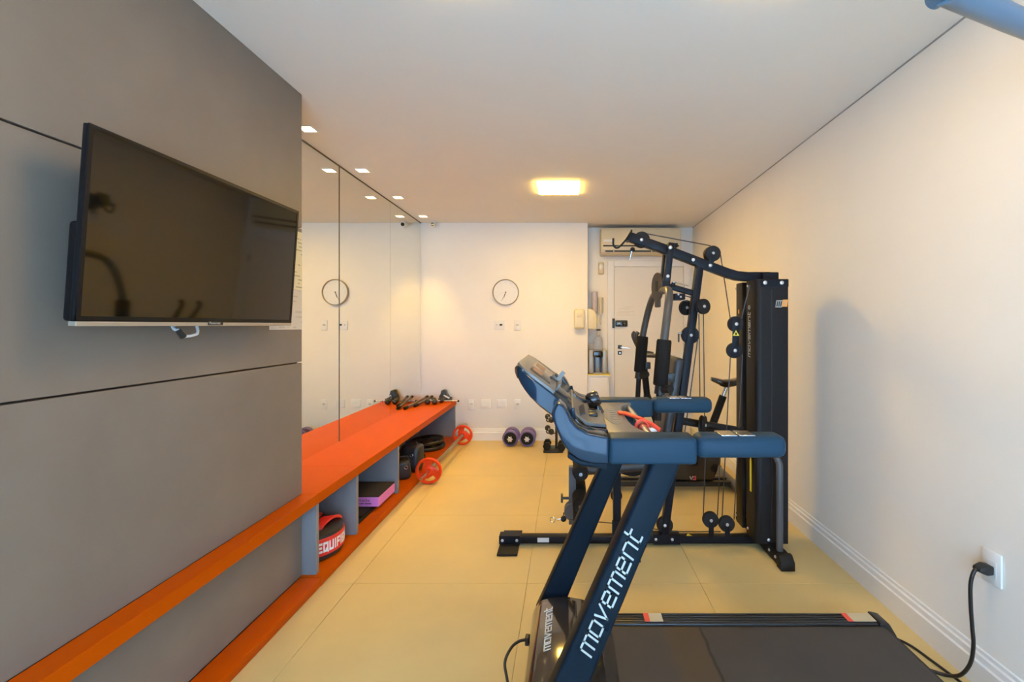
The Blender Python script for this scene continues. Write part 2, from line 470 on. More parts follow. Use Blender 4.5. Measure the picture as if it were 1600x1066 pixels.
# entrance door in the recess
DX0, DX1, DZ = 0.552, 1.37, 1.976
dr = thing('door_1', 'white entrance door with black lock in the recess', 'door', ((DX0 + DX1) / 2, YN, 0), kind='structure')
leaf = G().box(DX0 + 0.004, DX1 - 0.004, YN - 0.012, YN + 0.02, 0.006, DZ - 0.004, 0.002, 1).build('door_leaf', mat('door_lacquer', (0.76, 0.735, 0.68), 0.45), dr)
fr = G().box(DX0 - 0.075, DX0, YN - 0.02, YN + 0.01, 0, DZ + 0.07, 0.003, 1).box(DX1, DX1 + 0.08, YN - 0.02, YN + 0.01, 0, DZ + 0.07, 0.003, 1).box(DX0, DX1, YN - 0.02, YN + 0.01, DZ, DZ + 0.07, 0.003, 1)
fr.build('door_frame', SKIRT, dr)
yl = YN - 0.012
G().box(DX0 - 0.022, DX0 + 0.006, yl - 0.022, yl - 0.006, 1.253, 1.367, 0.003).build('strike_plate', BLACKP, dr)
lk = G().box(DX0 + 0.016, DX0 + 0.158, yl - 0.03, yl, 1.27, 1.345, 0.012, 3).build('lock_body', BLACKG, dr)
G().cyl((DX0 + 0.06, yl - 0.034, 1.308), (DX0 + 0.06, yl - 0.029, 1.308), 0.008).build('lock_light', LETTER, lk)
G().cyl((DX0 + 0.115, yl - 0.034, 1.308), (DX0 + 0.115, yl - 0.029, 1.308), 0.005).build('lock_light', LETTER, lk)
for zz in (1.032, 0.962):
    G().box(DX0 + 0.045, DX0 + 0.09, yl - 0.008, yl, zz - 0.022, zz + 0.022, 0.003).build('lock_rose', BLACKP, dr)
G().tube([(DX0 + 0.068, yl, 1.032), (DX0 + 0.068, yl - 0.045, 1.032), (DX0 + 0.085, yl - 0.05, 1.03), (DX0 + 0.18, yl - 0.05, 1.018)], 0.007, 8).build('lever_handle', CHROME, dr)
G().cyl((DX0 + 0.068, yl - 0.012, 0.962), (DX0 + 0.068, yl - 0.006, 0.962), 0.010).build('key_cylinder', CHROME, dr)
for zz in (1.72, 0.3):
    G().cyl((DX1 + 0.004, yl - 0.014, zz - 0.04), (DX1 + 0.004, yl - 0.014, zz + 0.04), 0.007, 10).build('hinge', CHROME, dr)
for k, (a, b, zz) in enumerate(((0.10, 0.22, 1.50), (0.05, 0.19, 1.478), (0.06, 0.24, 1.445), (0.02, 0.18, 1.43), (0.03, 0.25, 1.405))):
    G().box(DX0 + a, DX0 + b, yl - 0.0012, yl, zz, zz + 0.005).build('notice_line', mat('faint_print', (0.62, 0.58, 0.5), 0.7), leaf)

# ================================================================== CEILING LIGHTS
def ceiling_panel(name, label, x, y, m):
    t = thing(name, label, 'ceiling light', (x, y, ZC))
    h = 0.168
    f = G()
    for a in ((-h - 0.012, h + 0.012, -h - 0.012, -h), (-h - 0.012, h + 0.012, h, h + 0.012), (-h - 0.012, -h, -h, h), (h, h + 0.012, -h, h)):
        f.box(x + a[0], x + a[1], y + a[2], y + a[3], ZC - 0.003, ZC - 0.0005)
    f.build('frame', WHITEP, t)
    G().box(x - h, x + h, y - h, y + h, ZC - 0.012, ZC - 0.001).build('diffuser', m, t)
    return t
ceiling_panel('ceiling_panel_light', 'square warm white panel light in the middle of the ceiling', -0.07, 3.79, PANELLIT)
ceiling_panel('ceiling_panel_light', 'square panel light overhead near the camera, on the television side', -0.36, 1.38, PANELLIT2)
ceiling_panel('ceiling_panel_light', 'added unseen panel light overhead near the camera, on the right wall side', 0.66, 1.38, PANELLIT2)  # extra lamp added out of view to brighten floor and right wall

def downlight(y, label):
    x = -1.515
    t = thing('recessed_downlight', label, 'downlight', (x, y, ZC), 'downlights along the mirror')
    f = G()
    h = 0.036
    for a in ((-h - 0.008, h + 0.008, -h - 0.008, -h), (-h - 0.008, h + 0.008, h, h + 0.008), (-h - 0.008, -h, -h, h), (h, h + 0.008, -h, h)):
        f.box(x + a[0], x + a[1], y + a[2], y + a[3], ZC - 0.005, ZC - 0.0003)
    f.build('trim_ring', WHITEP, t)
    G().box(x - h, x + h, y - h, y + h, ZC - 0.003, ZC - 0.0006).build('lamp_face', SPOTLIT, t)
    ld = bpy.data.lights.new('downlight_beam', 'SPOT')
    ld.energy = SPOT_W; ld.color = WARM; ld.spot_size = math.radians(60); ld.spot_blend = 0.9; ld.shadow_soft_size = 0.03
    lo = bpy.data.objects.new('downlight_beam', ld); C.objects.link(lo); lo.parent = t
    lo.location = (0, 0, -0.012)
for y, w in ((2.656, 'nearest to the television wall'), (3.37, 'second from the television wall'), (4.08, 'third from the television wall'), (4.79, 'nearest to the back wall')):
    downlight(y, 'small square recessed downlight above the mirror, ' + w)

# ================================================================== MIRROR
mi = thing('wall_mirror', 'frameless wall mirror in three tall panes above the orange bench', 'mirror', (XM, 3.7, 0.45))
seams = [PEND + 0.004, 3.27, 4.217, YB - 0.003]
for k in range(3):
    a, b = seams[k], seams[k + 1]
    g = 0.008 if k == 0 else 0.0012
    g0 = 0.008 if k == 1 else 0.0012
    G().box(XM - 0.004, XM, a + g0, b - g, 0.452, ZC - 0.009).build('pane', MIRROR, mi)
G().box(-1.647, XM - 0.005, seams[0], seams[3], 0.452, ZC - 0.009).build('backing', MIRBACK, mi)

# ================================================================== BENCH
BZ, BF, SF = 0.45, -1.24, -1.213
be = thing('bench', 'long orange red bench with open shelf running below the mirror', 'bench', (-1.44, 3.6, 0))
for a, b in ((FRONT_Y + 0.01, PEND - 0.02), ):
    G().box(XP + 0.001, BF, a, b, 0.399, BZ, 0.0015, 1).build('top_board', RED, be)
    G().box(XP + 0.001, SF, a, b, 0.001, 0.044, 0.004, 2).build('shelf_board', RED, be)
for a, b in ((PEND - 0.0195, 2.707), (2.708, YB - 0.002)):
    x0 = XP + 0.001 if a < PEND else -1.634
    if a < PEND:
        G().box(XP + 0.001, BF, a, PEND + 0.001, 0.399, BZ, 0.0015, 1).build('top_board', RED, be)
        a = PEND + 0.0015
    G().box(-1.646, BF, a, b, 0.399, BZ, 0.0012, 1).build('top_board', RED, be)
G().box(XP + 0.001, SF, PEND - 0.0195, PEND, 0.001, 0.044).build('shelf_board', RED, be)
G().box(-1.646, SF, PEND + 0.0005, YB - 0.02, 0.001, 0.044, 0.004, 2).build('shelf_board', RED, be)
for a, b in ((PEND + 0.002, PEND + 0.029), (2.698, 2.728), (3.36, 3.39), (5.07, YB - 0.002)):
    G().box(-1.646, -1.25, a, b, 0.0445, 0.3985, 0.001, 1).build('divider', DIVM, be)
G().box(-1.647, -1.64, PEND + 0.03, 5.069, 0.0445, 0.3985).build('back_board', DIVM, be)

# ================================================================== TELEVISION
TY0, TY1, TZ0, TZ1 = 1.13, 2.013, 1.293, 1.793
TX0, TX1 = -1.222, -1.187               # screen plane at the bottom and at the top
tv = thing('television', 'wall mounted flat television with black screen on the grey panelled wall', 'television', (TX0, (TY0 + TY1) / 2, TZ0))
tilt = math.atan2(TX1 - TX0, TZ1 - TZ0)
TM = Matrix.Translation((TX0, 0, TZ0)) @ Matrix.Rotation(tilt, 4, 'Y')
H = (TZ1 - TZ0) / math.cos(tilt)
G().box(-0.016, -0.001, TY0, TY1, 0.004, H, 0.003, 2, TM).build('housing', TVBEZ, tv)
bz = G()
bz.box(-0.002, 0.0015, TY0, TY1, H - 0.011, H, 0, 1, TM).box(-0.002, 0.0015, TY0, TY0 + 0.011, 0.008, H - 0.011, 0, 1, TM).box(-0.002, 0.0015, TY1 - 0.011, TY1, 0.008, H - 0.011, 0, 1, TM).box(-0.002, 0.0015, TY0, TY1, 0.006, 0.02, 0, 1, TM)
bz.build('bezel', TVBEZ, tv)
G().box(-0.0015, 0.0002, TY0 + 0.011, TY1 - 0.011, 0.02, H - 0.011, 0, 1, TM).build('screen', TVSCR, tv)
G().box(-0.018, 0.0025, TY0, TY1, -0.006, 0.0058, 0.001, 1, TM).build('bottom_trim', TVTRIM, tv)
G().box(-0.052, -0.016, TY0 + 0.012, TY1 - 0.012, 0.002, 0.26, 0.012, 3, TM).build('back_housing', TVBEZ, tv)
bd = G().box(0.0015, 0.004, 1.545, 1.612, -0.003, 0.010, 0.001, 1, TM).build('badge', BLACKG, tv)
font_text('Panasonic', 0.0125, TM @ Vector((0.0042, 1.550, 0.000)), (0, 1, 0), TM.to_3x3() @ Vector((0, 0, 1)), 0.0003).build('badge_lettering', LETTER, bd)
mb = G().box(XP + 0.001, XP + 0.012, 1.42, 1.72, 1.40, 1.66, 0.002, 1)
for y in (1.45, 1.66): mb.box(XP + 0.012, TX0 - 0.018, y, y + 0.03, 1.45, 1.50)
mb.build('wall_bracket', BLACKP, tv)
cord = thing('television_cable', 'white cable with black plug dangling under the television', 'cable', (-1.29, 1.48, 1.24))
G().tube([(-1.298, 1.50, 1.33), (-1.290, 1.49, 1.285), (-1.262, 1.475, 1.272)], 0.006, 8, smooth=4).build('lead', WHITEP, cord)
G().tube([(-1.262, 1.475, 1.274), (-1.258, 1.492, 1.250)], [0.008, 0.010], 8).build('plug', BLACKP, cord)
G().tube([(-1.258, 1.494, 1.252), (-1.255, 1.525, 1.255), (-1.262, 1.555, 1.268), (-1.295, 1.575, 1.33)], 0.0045, 8, smooth=6).build('lead', WHITEP, cord)

# notices taped to the panelled wall
tag(G().box(XP + 0.0008, XP + 0.0025, 2.04, 2.262, 1.462, 1.748).build('notice_sheet', NOTE1), 'cream printed notice taped beside the television, upper sheet', 'notice')
tag(G().box(XP + 0.0006, XP + 0.0018, 2.015, 2.263, 1.268, 1.461).build('notice_sheet', NOTE2), 'plain white sheet taped below the cream notice', 'notice')

# ================================================================== BACK WALL FITTINGS
CKX, CKZ, CR = -0.685, 1.656, 0.146
ck = thing('wall_clock', 'round white wall clock with thin brass rim on the back wall', 'clock', (CKX, YB, CKZ - CR))
G().lathe([(CR - 0.006, 0.001), (CR, 0.001), (CR, 0.032), (CR - 0.004, 0.036), (CR - 0.008, 0.032), (CR - 0.010, 0.014)], (CKX, YB, CKZ), (0, -1, 0), 48).build('rim', GOLD, ck)
dial = G().cyl((CKX, YB - 0.001, CKZ), (CKX, YB - 0.016, CKZ), CR - 0.009, 48).build('dial', DIAL, ck)
FAINT = mat('faint_dial_print', (0.55, 0.53, 0.48), 0.6)
for k in range(12):
    a = math.radians(30 * k); rr = CR * 0.78
    p = Vector((CKX + rr * math.sin(a), YB - 0.0165, CKZ + rr * math.cos(a)))
    q = Vector((CKX + (rr - 0.012) * math.sin(a), YB - 0.0165, CKZ + (rr - 0.012) * math.cos(a)))
    G().cyl(p, q, 0.0014, 6).build('hour_mark', FAINT, dial)
def hand(deg, l0, l1, w, m, nm):
    a = math.radians(deg); d = Vector((math.sin(a), 0, math.cos(a)))
    c = Vector((CKX, YB - 0.019, CKZ))
    G().tube([c - d * l0, c + d * l1], [w, w * 0.6], 6).build(nm, m, ck)
hand(205, 0.01, 0.105, 0.0022, BLACKP, 'minute_hand')
hand(197, 0.01, 0.065, 0.0030, BLACKP, 'hour_hand')
hand(254, 0.015, 0.085, 0.0010, FAINT, 'second_hand')
G().cyl((CKX, YB - 0.016, CKZ), (CKX, YB - 0.022, CKZ), 0.006, 12).build('hub', BLACKP, ck)

def outlet(px, py, w, kind, label):
    p = at(px, py, YB); h = 0.112 if w < 0.09 else 0.10
    t = thing('wall_outlet' if kind != 'blank' else 'blank_plate', label, 'outlet' if kind != 'blank' else 'wall plate', (p.x, YB, p.z - h / 2), 'plates on the back wall')
    G().box(p.x - w / 2, p.x + w / 2, YB - 0.009, YB - 0.0005, p.z - h / 2, p.z + h / 2, 0.003, 2).build('cover_plate', WHITEP, t)
    if kind == 'socket':
        hx = [(p.x + 0.02 * math.cos(math.radians(60 * k)), p.z + 0.004 + 0.014 * math.sin(math.radians(60 * k))) for k in range(6)]
        G().prism(hx, 'y', YB - 0.0105, YB - 0.0085).build('socket_face', mat('socket_grey', (0.60, 0.57, 0.50), 0.5), t)
        for dx in (-0.008, 0, 0.008):
            G().cyl((p.x + dx, YB - 0.0112, p.z + 0.004), (p.x + dx, YB - 0.0100, p.z + 0.004), 0.002, 8).build('pin_hole', BLACKP, t)
    if kind == 'media':
        G().box(p.x + 0.005, p.x + 0.037, YB - 0.014, YB - 0.008, p.z - 0.004, p.z + 0.016, 0.005, 2).build('port', BLACKP, t)
        G().cyl((p.x - 0.028, YB - 0.016, p.z + 0.005), (p.x - 0.028, YB - 0.008, p.z + 0.005), 0.006, 12).build('coaxial_port', GOLD, t)
    if kind == 'blank':
        G().box(p.x - w / 2 + 0.012, p.x + w / 2 - 0.012, YB - 0.0105, YB - 0.0085, p.z - 0.03, p.z + 0.03, 0.002, 1).build('insert', WHITEP, t)
outlet(780, 508.5, 0.115, 'media', 'white media plate with black port below the clock')
outlet(808.5, 508.5, 0.068, 'socket', 'narrow white socket below the clock, right of the media plate')
outlet(737, 632, 0.068, 'socket', 'low white socket on back wall next to the bench end')
outlet(759, 631, 0.110, 'blank', 'low blank white plate nearest the bench, between two sockets')
outlet(784, 631, 0.110, 'blank', 'low blank white plate farther from the bench')
outlet(809, 632, 0.068, 'socket', 'low white socket above the purple dumbbells')

# small security camera under the ceiling
sc_ = thing('security_camera', 'small white security camera with black lens in the back ceiling corner', 'security camera', (-1.53, YB - 0.06, 2.40))
q = at(676.5, 351, 5.0)
G().cyl((q.x, 5.05, ZC - 0.001), (q.x, 5.05, ZC - 0.012), 0.028, 20).build('base', WHITEP, sc_)
G().tube([(q.x, 5.05, ZC - 0.012), (q.x, 5.04, ZC - 0.03)], 0.010, 10).build('neck', WHITEP, sc_)
G().cyl((q.x - 0.004, 5.05, q.z + 0.006), (q.x, 4.985, q.z), 0.026, 20).build('camera_body', WHITEP, sc_)
G().cyl((q.x, 4.986, q.z), (q.x, 4.981, q.z), 0.020, 20).build('lens', BLACKG, sc_)

# soap dispenser and paper towel dispenser at the wall corner
p = at(905, 499, YB)
so = thing('soap_dispenser', 'cream soap dispenser on the back wall beside the recess', 'soap dispenser', (p.x, YB, p.z - 0.11))
G().box(p.x - 0.058, p.x + 0.058, YB - 0.085, YB - 0.0005, p.z - 0.105, p.z + 0.11, 0.022, 4).build('body', CREAMP, so)
G().box(p.x - 0.03, p.x + 0.03, YB - 0.088, YB - 0.083, p.z + 0.02, p.z + 0.06, 0.006, 2).build('level_window', ACM, so)
G().box(p.x - 0.02, p.x + 0.02, YB - 0.07, YB - 0.03, p.z - 0.116, p.z - 0.104, 0.004, 2).build('nozzle', CREAMP, so)
pt = thing('paper_towel_dispenser', 'cream paper towel dispenser with rounded top hanging on the recess edge', 'towel dispenser', (0.29, YB + 0.1, 1.24))
pz0, pz1 = at(920, 514, 5.12).z, at(920, 482.5, 5.12).z
prof = [(0.234, pz0), (0.332, pz0), (0.336, pz0 + 0.06), (0.334, pz0 + 0.13)] + [(0.334 - 0.09 * (1 - math.cos(math.radians(a))), pz0 + 0.13 + (pz1 - pz0 - 0.13) * math.sin(math.radians(a))) for a in (20, 40, 60, 80)] + [(0.234, pz1)]
G().prism(prof, 'y', YB + 0.005, YN - 0.03, 0.006, 2).build('body', CREAMP, pt)
G().box(0.25, 0.32, YB + 0.03, YN - 0.06, pz0 - 0.012, pz0 - 0.0005).build('towel_slot', PAPER, pt)

# air conditioner above the door
ac = thing('air_conditioner', 'ivory split air conditioner above the door', 'air conditioner', (0.84, YN, 2.10))
a0, a1 = at(939, 397, 5.16), at(1064.5, 355.5, 5.16)
aprof = [(YN - 0.002, a0.z), (YN - 0.14, a0.z), (YN - 0.185, a0.z + 0.025), (YN - 0.20, a0.z + 0.06), (YN - 0.20, a1.z - 0.02), (YN - 0.185, a1.z), (YN - 0.002, a1.z)]
G().prism(aprof, 'x', a0.x, a1.x, 0.012, 3).build('casing', ACM, ac)
G().box(a0.x + 0.025, a1.x - 0.025, YN - 0.2025, YN - 0.190, a0.z + 0.085, a0.z + 0.101).build('air_slot', BLACKP, ac)
G().box(a0.x + 0.05, a1.x - 0.05, YN - 0.198, YN - 0.17, a0.z + 0.026, a0.z + 0.041).build('air_slot', BLACKP, ac)
G().box(a0.x + 0.03, a1.x - 0.03, YN - 0.2035, YN - 0.17, a0.z + 0.046, a0.z + 0.081, 0.003, 2).build('louver', ACM, ac)
for dx in (0.14, 0.35, 0.57): G().box(a0.x + dx, a0.x + dx + 0.012, YN - 0.199, YN - 0.18, a0.z + 0.024, a0.z + 0.043).build('vane', ACM, ac)
G().box(a0.x + 0.03, a0.x + 0.13, YN - 0.2015, YN - 0.199, a0.z + 0.14, a0.z + 0.165, 0.004, 2).build('display_label', WHITEP, ac)

# alarm, cup tube, handset in the recess
p = at(939, 419.5, YN)
al = thing('motion_sensor', 'small oval cream motion sensor left of the door top', 'sensor', (p.x, YN, p.z - 0.07))
G().box(p.x - 0.034, p.x + 0.034, YN - 0.035, YN - 0.0005, p.z - 0.07, p.z + 0.07, 0.02, 4).build('body', ACM, al)
G().ball((p.x, YN - 0.034, p.z + 0.012), 0.026, (1, 0.4, 1.3)).build('sensor_lens', WHITEP, al)
p = at(929, 470, YN - 0.05)
cu = thing('cup_dispenser', 'tall lilac cup dispenser tube in the recess', 'cup dispenser', (p.x, YN - 0.05, p.z - 0.12))
G().lathe([(0.0, -0.13), (0.036, -0.13), (0.036, 0.10), (0.033, 0.10), (0.033, -0.12)], p, (0, 0, 1), 24).build('tube', LILAC, cu)
G().torus((p.x, p.y, p.z + 0.10), 0.036, 0.004, (0, 0, 1)).build('rim', LILAC, cu)
G().box(p.x - 0.02, p.x + 0.02, p.y + 0.034, YN - 0.0005, p.z - 0.05, p.z + 0.05).build('wall_clip', WHITEP, cu)
p = at(938, 478, YN)
ic = thing('intercom', 'cream wall intercom handset beside the cup tube', 'intercom', (p.x, YN, p.z - 0.1))
G().box(p.x - 0.035, p.x + 0.035, YN - 0.03, YN - 0.0005, p.z - 0.085, p.z + 0.10, 0.012, 3).build('base', ACM, ic)
G().tube([(p.x, YN - 0.045, p.z + 0.09), (p.x, YN - 0.055, p.z + 0.05), (p.x, YN - 0.055, p.z - 0.05), (p.x, YN - 0.045, p.z - 0.09)], [0.026, 0.018, 0.018, 0.026], 12).build('handset', ACM, ic)
G().tube([(p.x, YN - 0.04, p.z - 0.10), (p.x - 0.012, YN - 0.04, p.z - 0.17), (p.x + 0.004, YN - 0.03, p.z - 0.22), (p.x + 0.006, YN - 0.02, p.z - 0.09)], 0.004, 6, smooth=5).build('coiled_cord', ACM, ic)

# water stand
CTZ = 0.735; cy0 = 5.125
cx0, cx1 = 0.236, 0.475
cab = thing('side_cabinet', 'slim white cabinet with yellow top edge standing in the recess', 'cabinet', ((cx0 + cx1) / 2, 5.24, 0))
G().box(cx0, cx1, cy0 + 0.012, YN - 0.0005, 0.001, CTZ - 0.026, 0.001, 1).build('body', SKIRT, cab)
G().box(cx0 + 0.02, cx1 - 0.015, cy0, cy0 + 0.0115, 0.02, CTZ - 0.032, 0.002, 1).build('door', SKIRT, cab)
G().box(cx0, cx1 + 0.012, cy0 - 0.006, YN - 0.0005, CTZ - 0.0255, CTZ - 0.012, 0.001, 1).build('worktop', WHITEP, cab)
G().box(cx0, cx1 + 0.014, cy0 - 0.004, YN - 0.0005, CTZ - 0.0118, CTZ, 0.001, 1).build('top_mat', mat('yellow_edge', (0.75, 0.60, 0.06), 0.5), cab)
wp = thing('water_purifier', 'silver and black water purifier on the slim cabinet', 'water purifier', (0.345, 5.22, CTZ))
wx0, wx1, wy0, wy1, wz1 = 0.245, 0.455, 5.14, 5.33, CTZ + 0.275
SILVER = mat('silver_plastic', (0.42, 0.40, 0.36), 0.35, metal=0.3)
G().box(wx0 + 0.055, wx1 - 0.055, wy0 + 0.09, wy1, CTZ + 0.004, wz1 - 0.004, 0.004, 2).build('core', SILVER, wp)
for a, b in ((wx0, wx0 + 0.058), (wx1 - 0.058, wx1)):
    G().box(a, b, wy0 + 0.01, wy1, CTZ + 0.001, wz1, 0.018, 4).build('side_column', SILVER, wp)
for a, b in ((wx0 + 0.058, wx0 + 0.078), (wx1 - 0.078, wx1 - 0.058)):
    G().box(a, b, wy0 + 0.02, wy0 + 0.09, CTZ + 0.012, wz1 - 0.02).build('inner_post', BLACKP, wp)
G().box(wx0 + 0.05, wx1 - 0.05, wy0 - 0.004, wy0 + 0.09, wz1 - 0.085, wz1 - 0.02, 0.008, 3).build('tap_head', BLACKG, wp)
G().box(wx0 + 0.055, wx1 - 0.055, wy0 + 0.005, wy0 + 0.09, CTZ + 0.001, CTZ + 0.016, 0.003, 2).build('drip_tray', SILVER, wp)
G().cyl((0.35, wy0 + 0.03, wz1 - 0.10), (0.35, wy0 + 0.03, wz1 - 0.084), 0.008, 10).build('tap', CHROME, wp)
bt = thing('pump_bottle', 'clear sanitizer bottle with black pump on the water purifier', 'bottle', (0.355, 5.22, wz1))
G().lathe([(0, 0.001), (0.05, 0.001), (0.052, 0.01), (0.052, 0.10), (0.045, 0.13), (0.02, 0.15), (0.018, 0.165), (0, 0.165)], (0.355, 5.22, wz1), (0, 0, 1), 24).build('body', CLEAR, bt)
G().lathe([(0, 0.166), (0.02, 0.166), (0.02, 0.185), (0.006, 0.187), (0.006, 0.215), (0, 0.215)], (0.355, 5.22, wz1), (0, 0, 1), 16).build('collar', WHITEP, bt)
G().box(0.335, 0.385, 5.20, 5.24, wz1 + 0.2155, wz1 + 0.232, 0.004, 2).build('pump_head', BLACKP, bt)
gl = tag(G().lathe([(0, 0.001), (0.032, 0.001), (0.036, 0.07), (0.033, 0.07), (0.03, 0.006), (0, 0.006)], (0.275, 5.22, wz1), (0, 0, 1), 20).build('cup', CLEAR), 'clear cup beside the pump bottle on the water purifier', 'cup')

# ================================================================== THINGS ON AND UNDER THE BENCH
SZ = 0.0445                              # top of the lower shelf
# kick shield with letters round its band
kx, ky, krx, kry = -1.425, 2.498, 0.185, 0.172
ks = thing('kick_shield', 'black and red curved kick shield with white lettering on the lower shelf', 'kick shield', (kx, ky, SZ))
def ring(g, levels, seg=48):
    rings = []
    for (f, z) in levels:
        rings.append([g.bm.verts.new((kx + krx * f * math.cos(2 * math.pi * k / seg), ky + kry * f * math.sin(2 * math.pi * k / seg), z)) for k in range(seg)])
    for a, b in zip(rings, rings[1:]):
        for k in range(seg): g.bm.faces.new([a[k], a[(k + 1) % seg], b[(k + 1) % seg], b[k]])
    g.bm.faces.new(list(reversed(rings[0]))); g.bm.faces.new(rings[-1])
    return g
ring(G(), [(0.90, SZ + 0.001), (0.98, SZ + 0.012), (0.985, SZ + 0.032), (0.985, SZ + 0.115), (0.95, SZ + 0.135), (0.80, SZ + 0.150), (0.45, SZ + 0.158), (0.2, SZ + 0.160)]).build('pad', VINYL, ks)
bandg = G(); seg = 64; rr = []
for z, f in ((SZ + 0.030, 0.985), (SZ + 0.034, 1.004), (SZ + 0.116, 1.004), (SZ + 0.120, 0.985)):
    rr.append([bandg.bm.verts.new((kx + krx * f * math.cos(2 * math.pi * k / seg), ky + kry * f * math.sin(2 * math.pi * k / seg), z)) for k in range(seg)])
for a, b in zip(rr, rr[1:]):
    for k in range(seg): bandg.bm.faces.new([a[k], a[(k + 1) % seg], b[(k + 1) % seg], b[k]])
band = bandg.build('band', REDSTRAP, ks)
lsz = 0.040; total = word_len('EQUIFIGHT', 0.28) * lsz
def bandfn(u, v, w):
    th = math.radians(-47) + u * 0.60 / 0.18
    f = 1.006 + w / 0.18
    return Vector((kx + krx * f * math.cos(th), ky + kry * f * math.sin(th), SZ + 0.055 + v))
lettering('EQUIFIGHT', lsz, 0.30, bandfn, gap=0.28, sub=4, thick=0.001).build('band_lettering', WHITEP, band)
# red strap loop over the top and a flat red strap
sp = [(-1.335, 2.42, SZ + 0.150), (-1.325, 2.455, SZ + 0.172), (-1.31, 2.50, SZ + 0.182), (-1.305, 2.545, SZ + 0.170), (-1.31, 2.59, SZ + 0.142)]
spm = smooth_path(sp, 5)
sg = G()
L = []
for q in spm:
    L.append([sg.bm.verts.new(q + Vector((dx, dy, dz))) for dx, dy, dz in ((-0.03, -0.012, 0), (0.026, 0.008, 0), (0.026, 0.008, 0.013), (-0.03, -0.012, 0.013))])
for a, b in zip(L, L[1:]):
    for k in range(4): sg.bm.faces.new([a[k], a[(k + 1) % 4], b[(k + 1) % 4], b[k]])
sg.bm.faces.new(L[0]); sg.bm.faces.new(list(reversed(L[-1])))
sg.build('strap_handle', REDSTRAP, ks, 60)
G().box(-1.53, -1.40, 2.55, 2.615, SZ + 0.150, SZ + 0.176, 0.012, 3).build('strap', REDSTRAP, ks)

# folded black mat and the pink foam block on it
mt = thing('folded_mat', 'thin folded black mat lying under the pink block', 'mat', (-1.45, 3.0, SZ))
G().box(-1.625, -1.298, 2.735, 3.35, SZ + 0.0005, SZ + 0.013, 0.004, 2).build('lower_fold', RUBBER, mt)
G().box(-1.625, -1.310, 2.90, 3.35, SZ + 0.0135, SZ + 0.026, 0.004, 2).build('upper_fold', RUBBER, mt)
G().box(-1.40, -1.33, 2.78, 2.88, SZ + 0.0131, SZ + 0.0142).build('print', mat('magenta_print', (0.25, 0.03, 0.16), 0.6), mt)
bx0, bx1, by0, by1, bz0 = -1.60, -1.262, 3.05, 3.335, SZ + 0.0265
fb = thing('foam_block', 'pink foam block with black speckled top in the middle shelf bay', 'foam block', ((bx0 + bx1) / 2, (by0 + by1) / 2, bz0))
G().box(bx0, bx1, by0, by1, bz0, bz0 + 0.064, 0.002, 1).build('core', FOAMBLK, fb)
G().box(bx0 + 0.0005, bx1 - 0.0005, by0 + 0.0005, by1 - 0.0005, bz0 + 0.0641, bz0 + 0.070).build('rubber_top', FOAMTOP, fb)
PRINT = mat('dark_purple_print', (0.05, 0.015, 0.07), 0.6)
font_text('dalBorracha', 0.030, (bx1 - 0.205, by0 - 0.0002, bz0 + 0.034), (1, 0, 0), (0, 0, 1), 0.0004).build('print', PRINT, fb)
for a_, b_ in ((0.195, 0.13), (0.124, 0.10), (0.094, 0.05)):
    G().box(bx1 - a_, bx1 - b_, by0 - 0.0006, by0 - 0.0001, bz0 + 0.018, bz0 + 0.024).build('print', PRINT, fb)

# black sand bags
def sandbag(x, y, w, d, h, label, rz):
    t = thing('sand_bag', label, 'sand bag', (x, y, SZ), 'sand bags in the long shelf bay')
    g = G(); R = Matrix.Translation((x, y, SZ)) @ Matrix.Rotation(rz, 4, 'Z')
    g.box(-w / 2, w / 2, -d / 2, d / 2, 0.001, h, 0.03, 4, R)
    for v in g.bm.verts:
        loc = R.inverted() @ v.co
        loc.x *= 1 + 0.10 * math.sin(loc.z * 40); loc.y *= 1 + 0.08 * math.cos(loc.z * 35 + 1)
        v.co = R @ loc
    g.build('body', VINYL, t, 60)
    g = G()
    g.tube([R @ Vector((-w * 0.32, -d * 0.1, h - 0.004)), R @ Vector((-w * 0.25, -d * 0.1, h + 0.022)), R @ Vector((w * 0.25, -d * 0.1, h + 0.022)), R @ Vector((w * 0.32, -d * 0.1, h - 0.004))], 0.008, 8, smooth=4)
    g.build('carry_loop', VINYL, t)
    G().box(-w * 0.51, w * 0.51, -d * 0.16, d * 0.16, h * 0.62, h * 0.72, 0.003, 1, R).build('strap', BLACKP, t)
    G().torus(R @ Vector((w * 0.2, -d * 0.52, h * 0.66)), 0.012, 0.003, R.to_3x3() @ Vector((0, 1, 0))).build('ring', CHROME, t)
sandbag(-1.335, 3.70, 0.12, 0.12, 0.155, 'small black sand bag at the front of the long shelf bay', 0.35)
sandbag(-1.325, 3.90, 0.15, 0.14, 0.225, 'tall black sand bag behind the small one', -0.15)
sandbag(-1.48, 3.62, 0.13, 0.13, 0.20, 'black sand bag deep in the shelf beside the small one', 0.1)

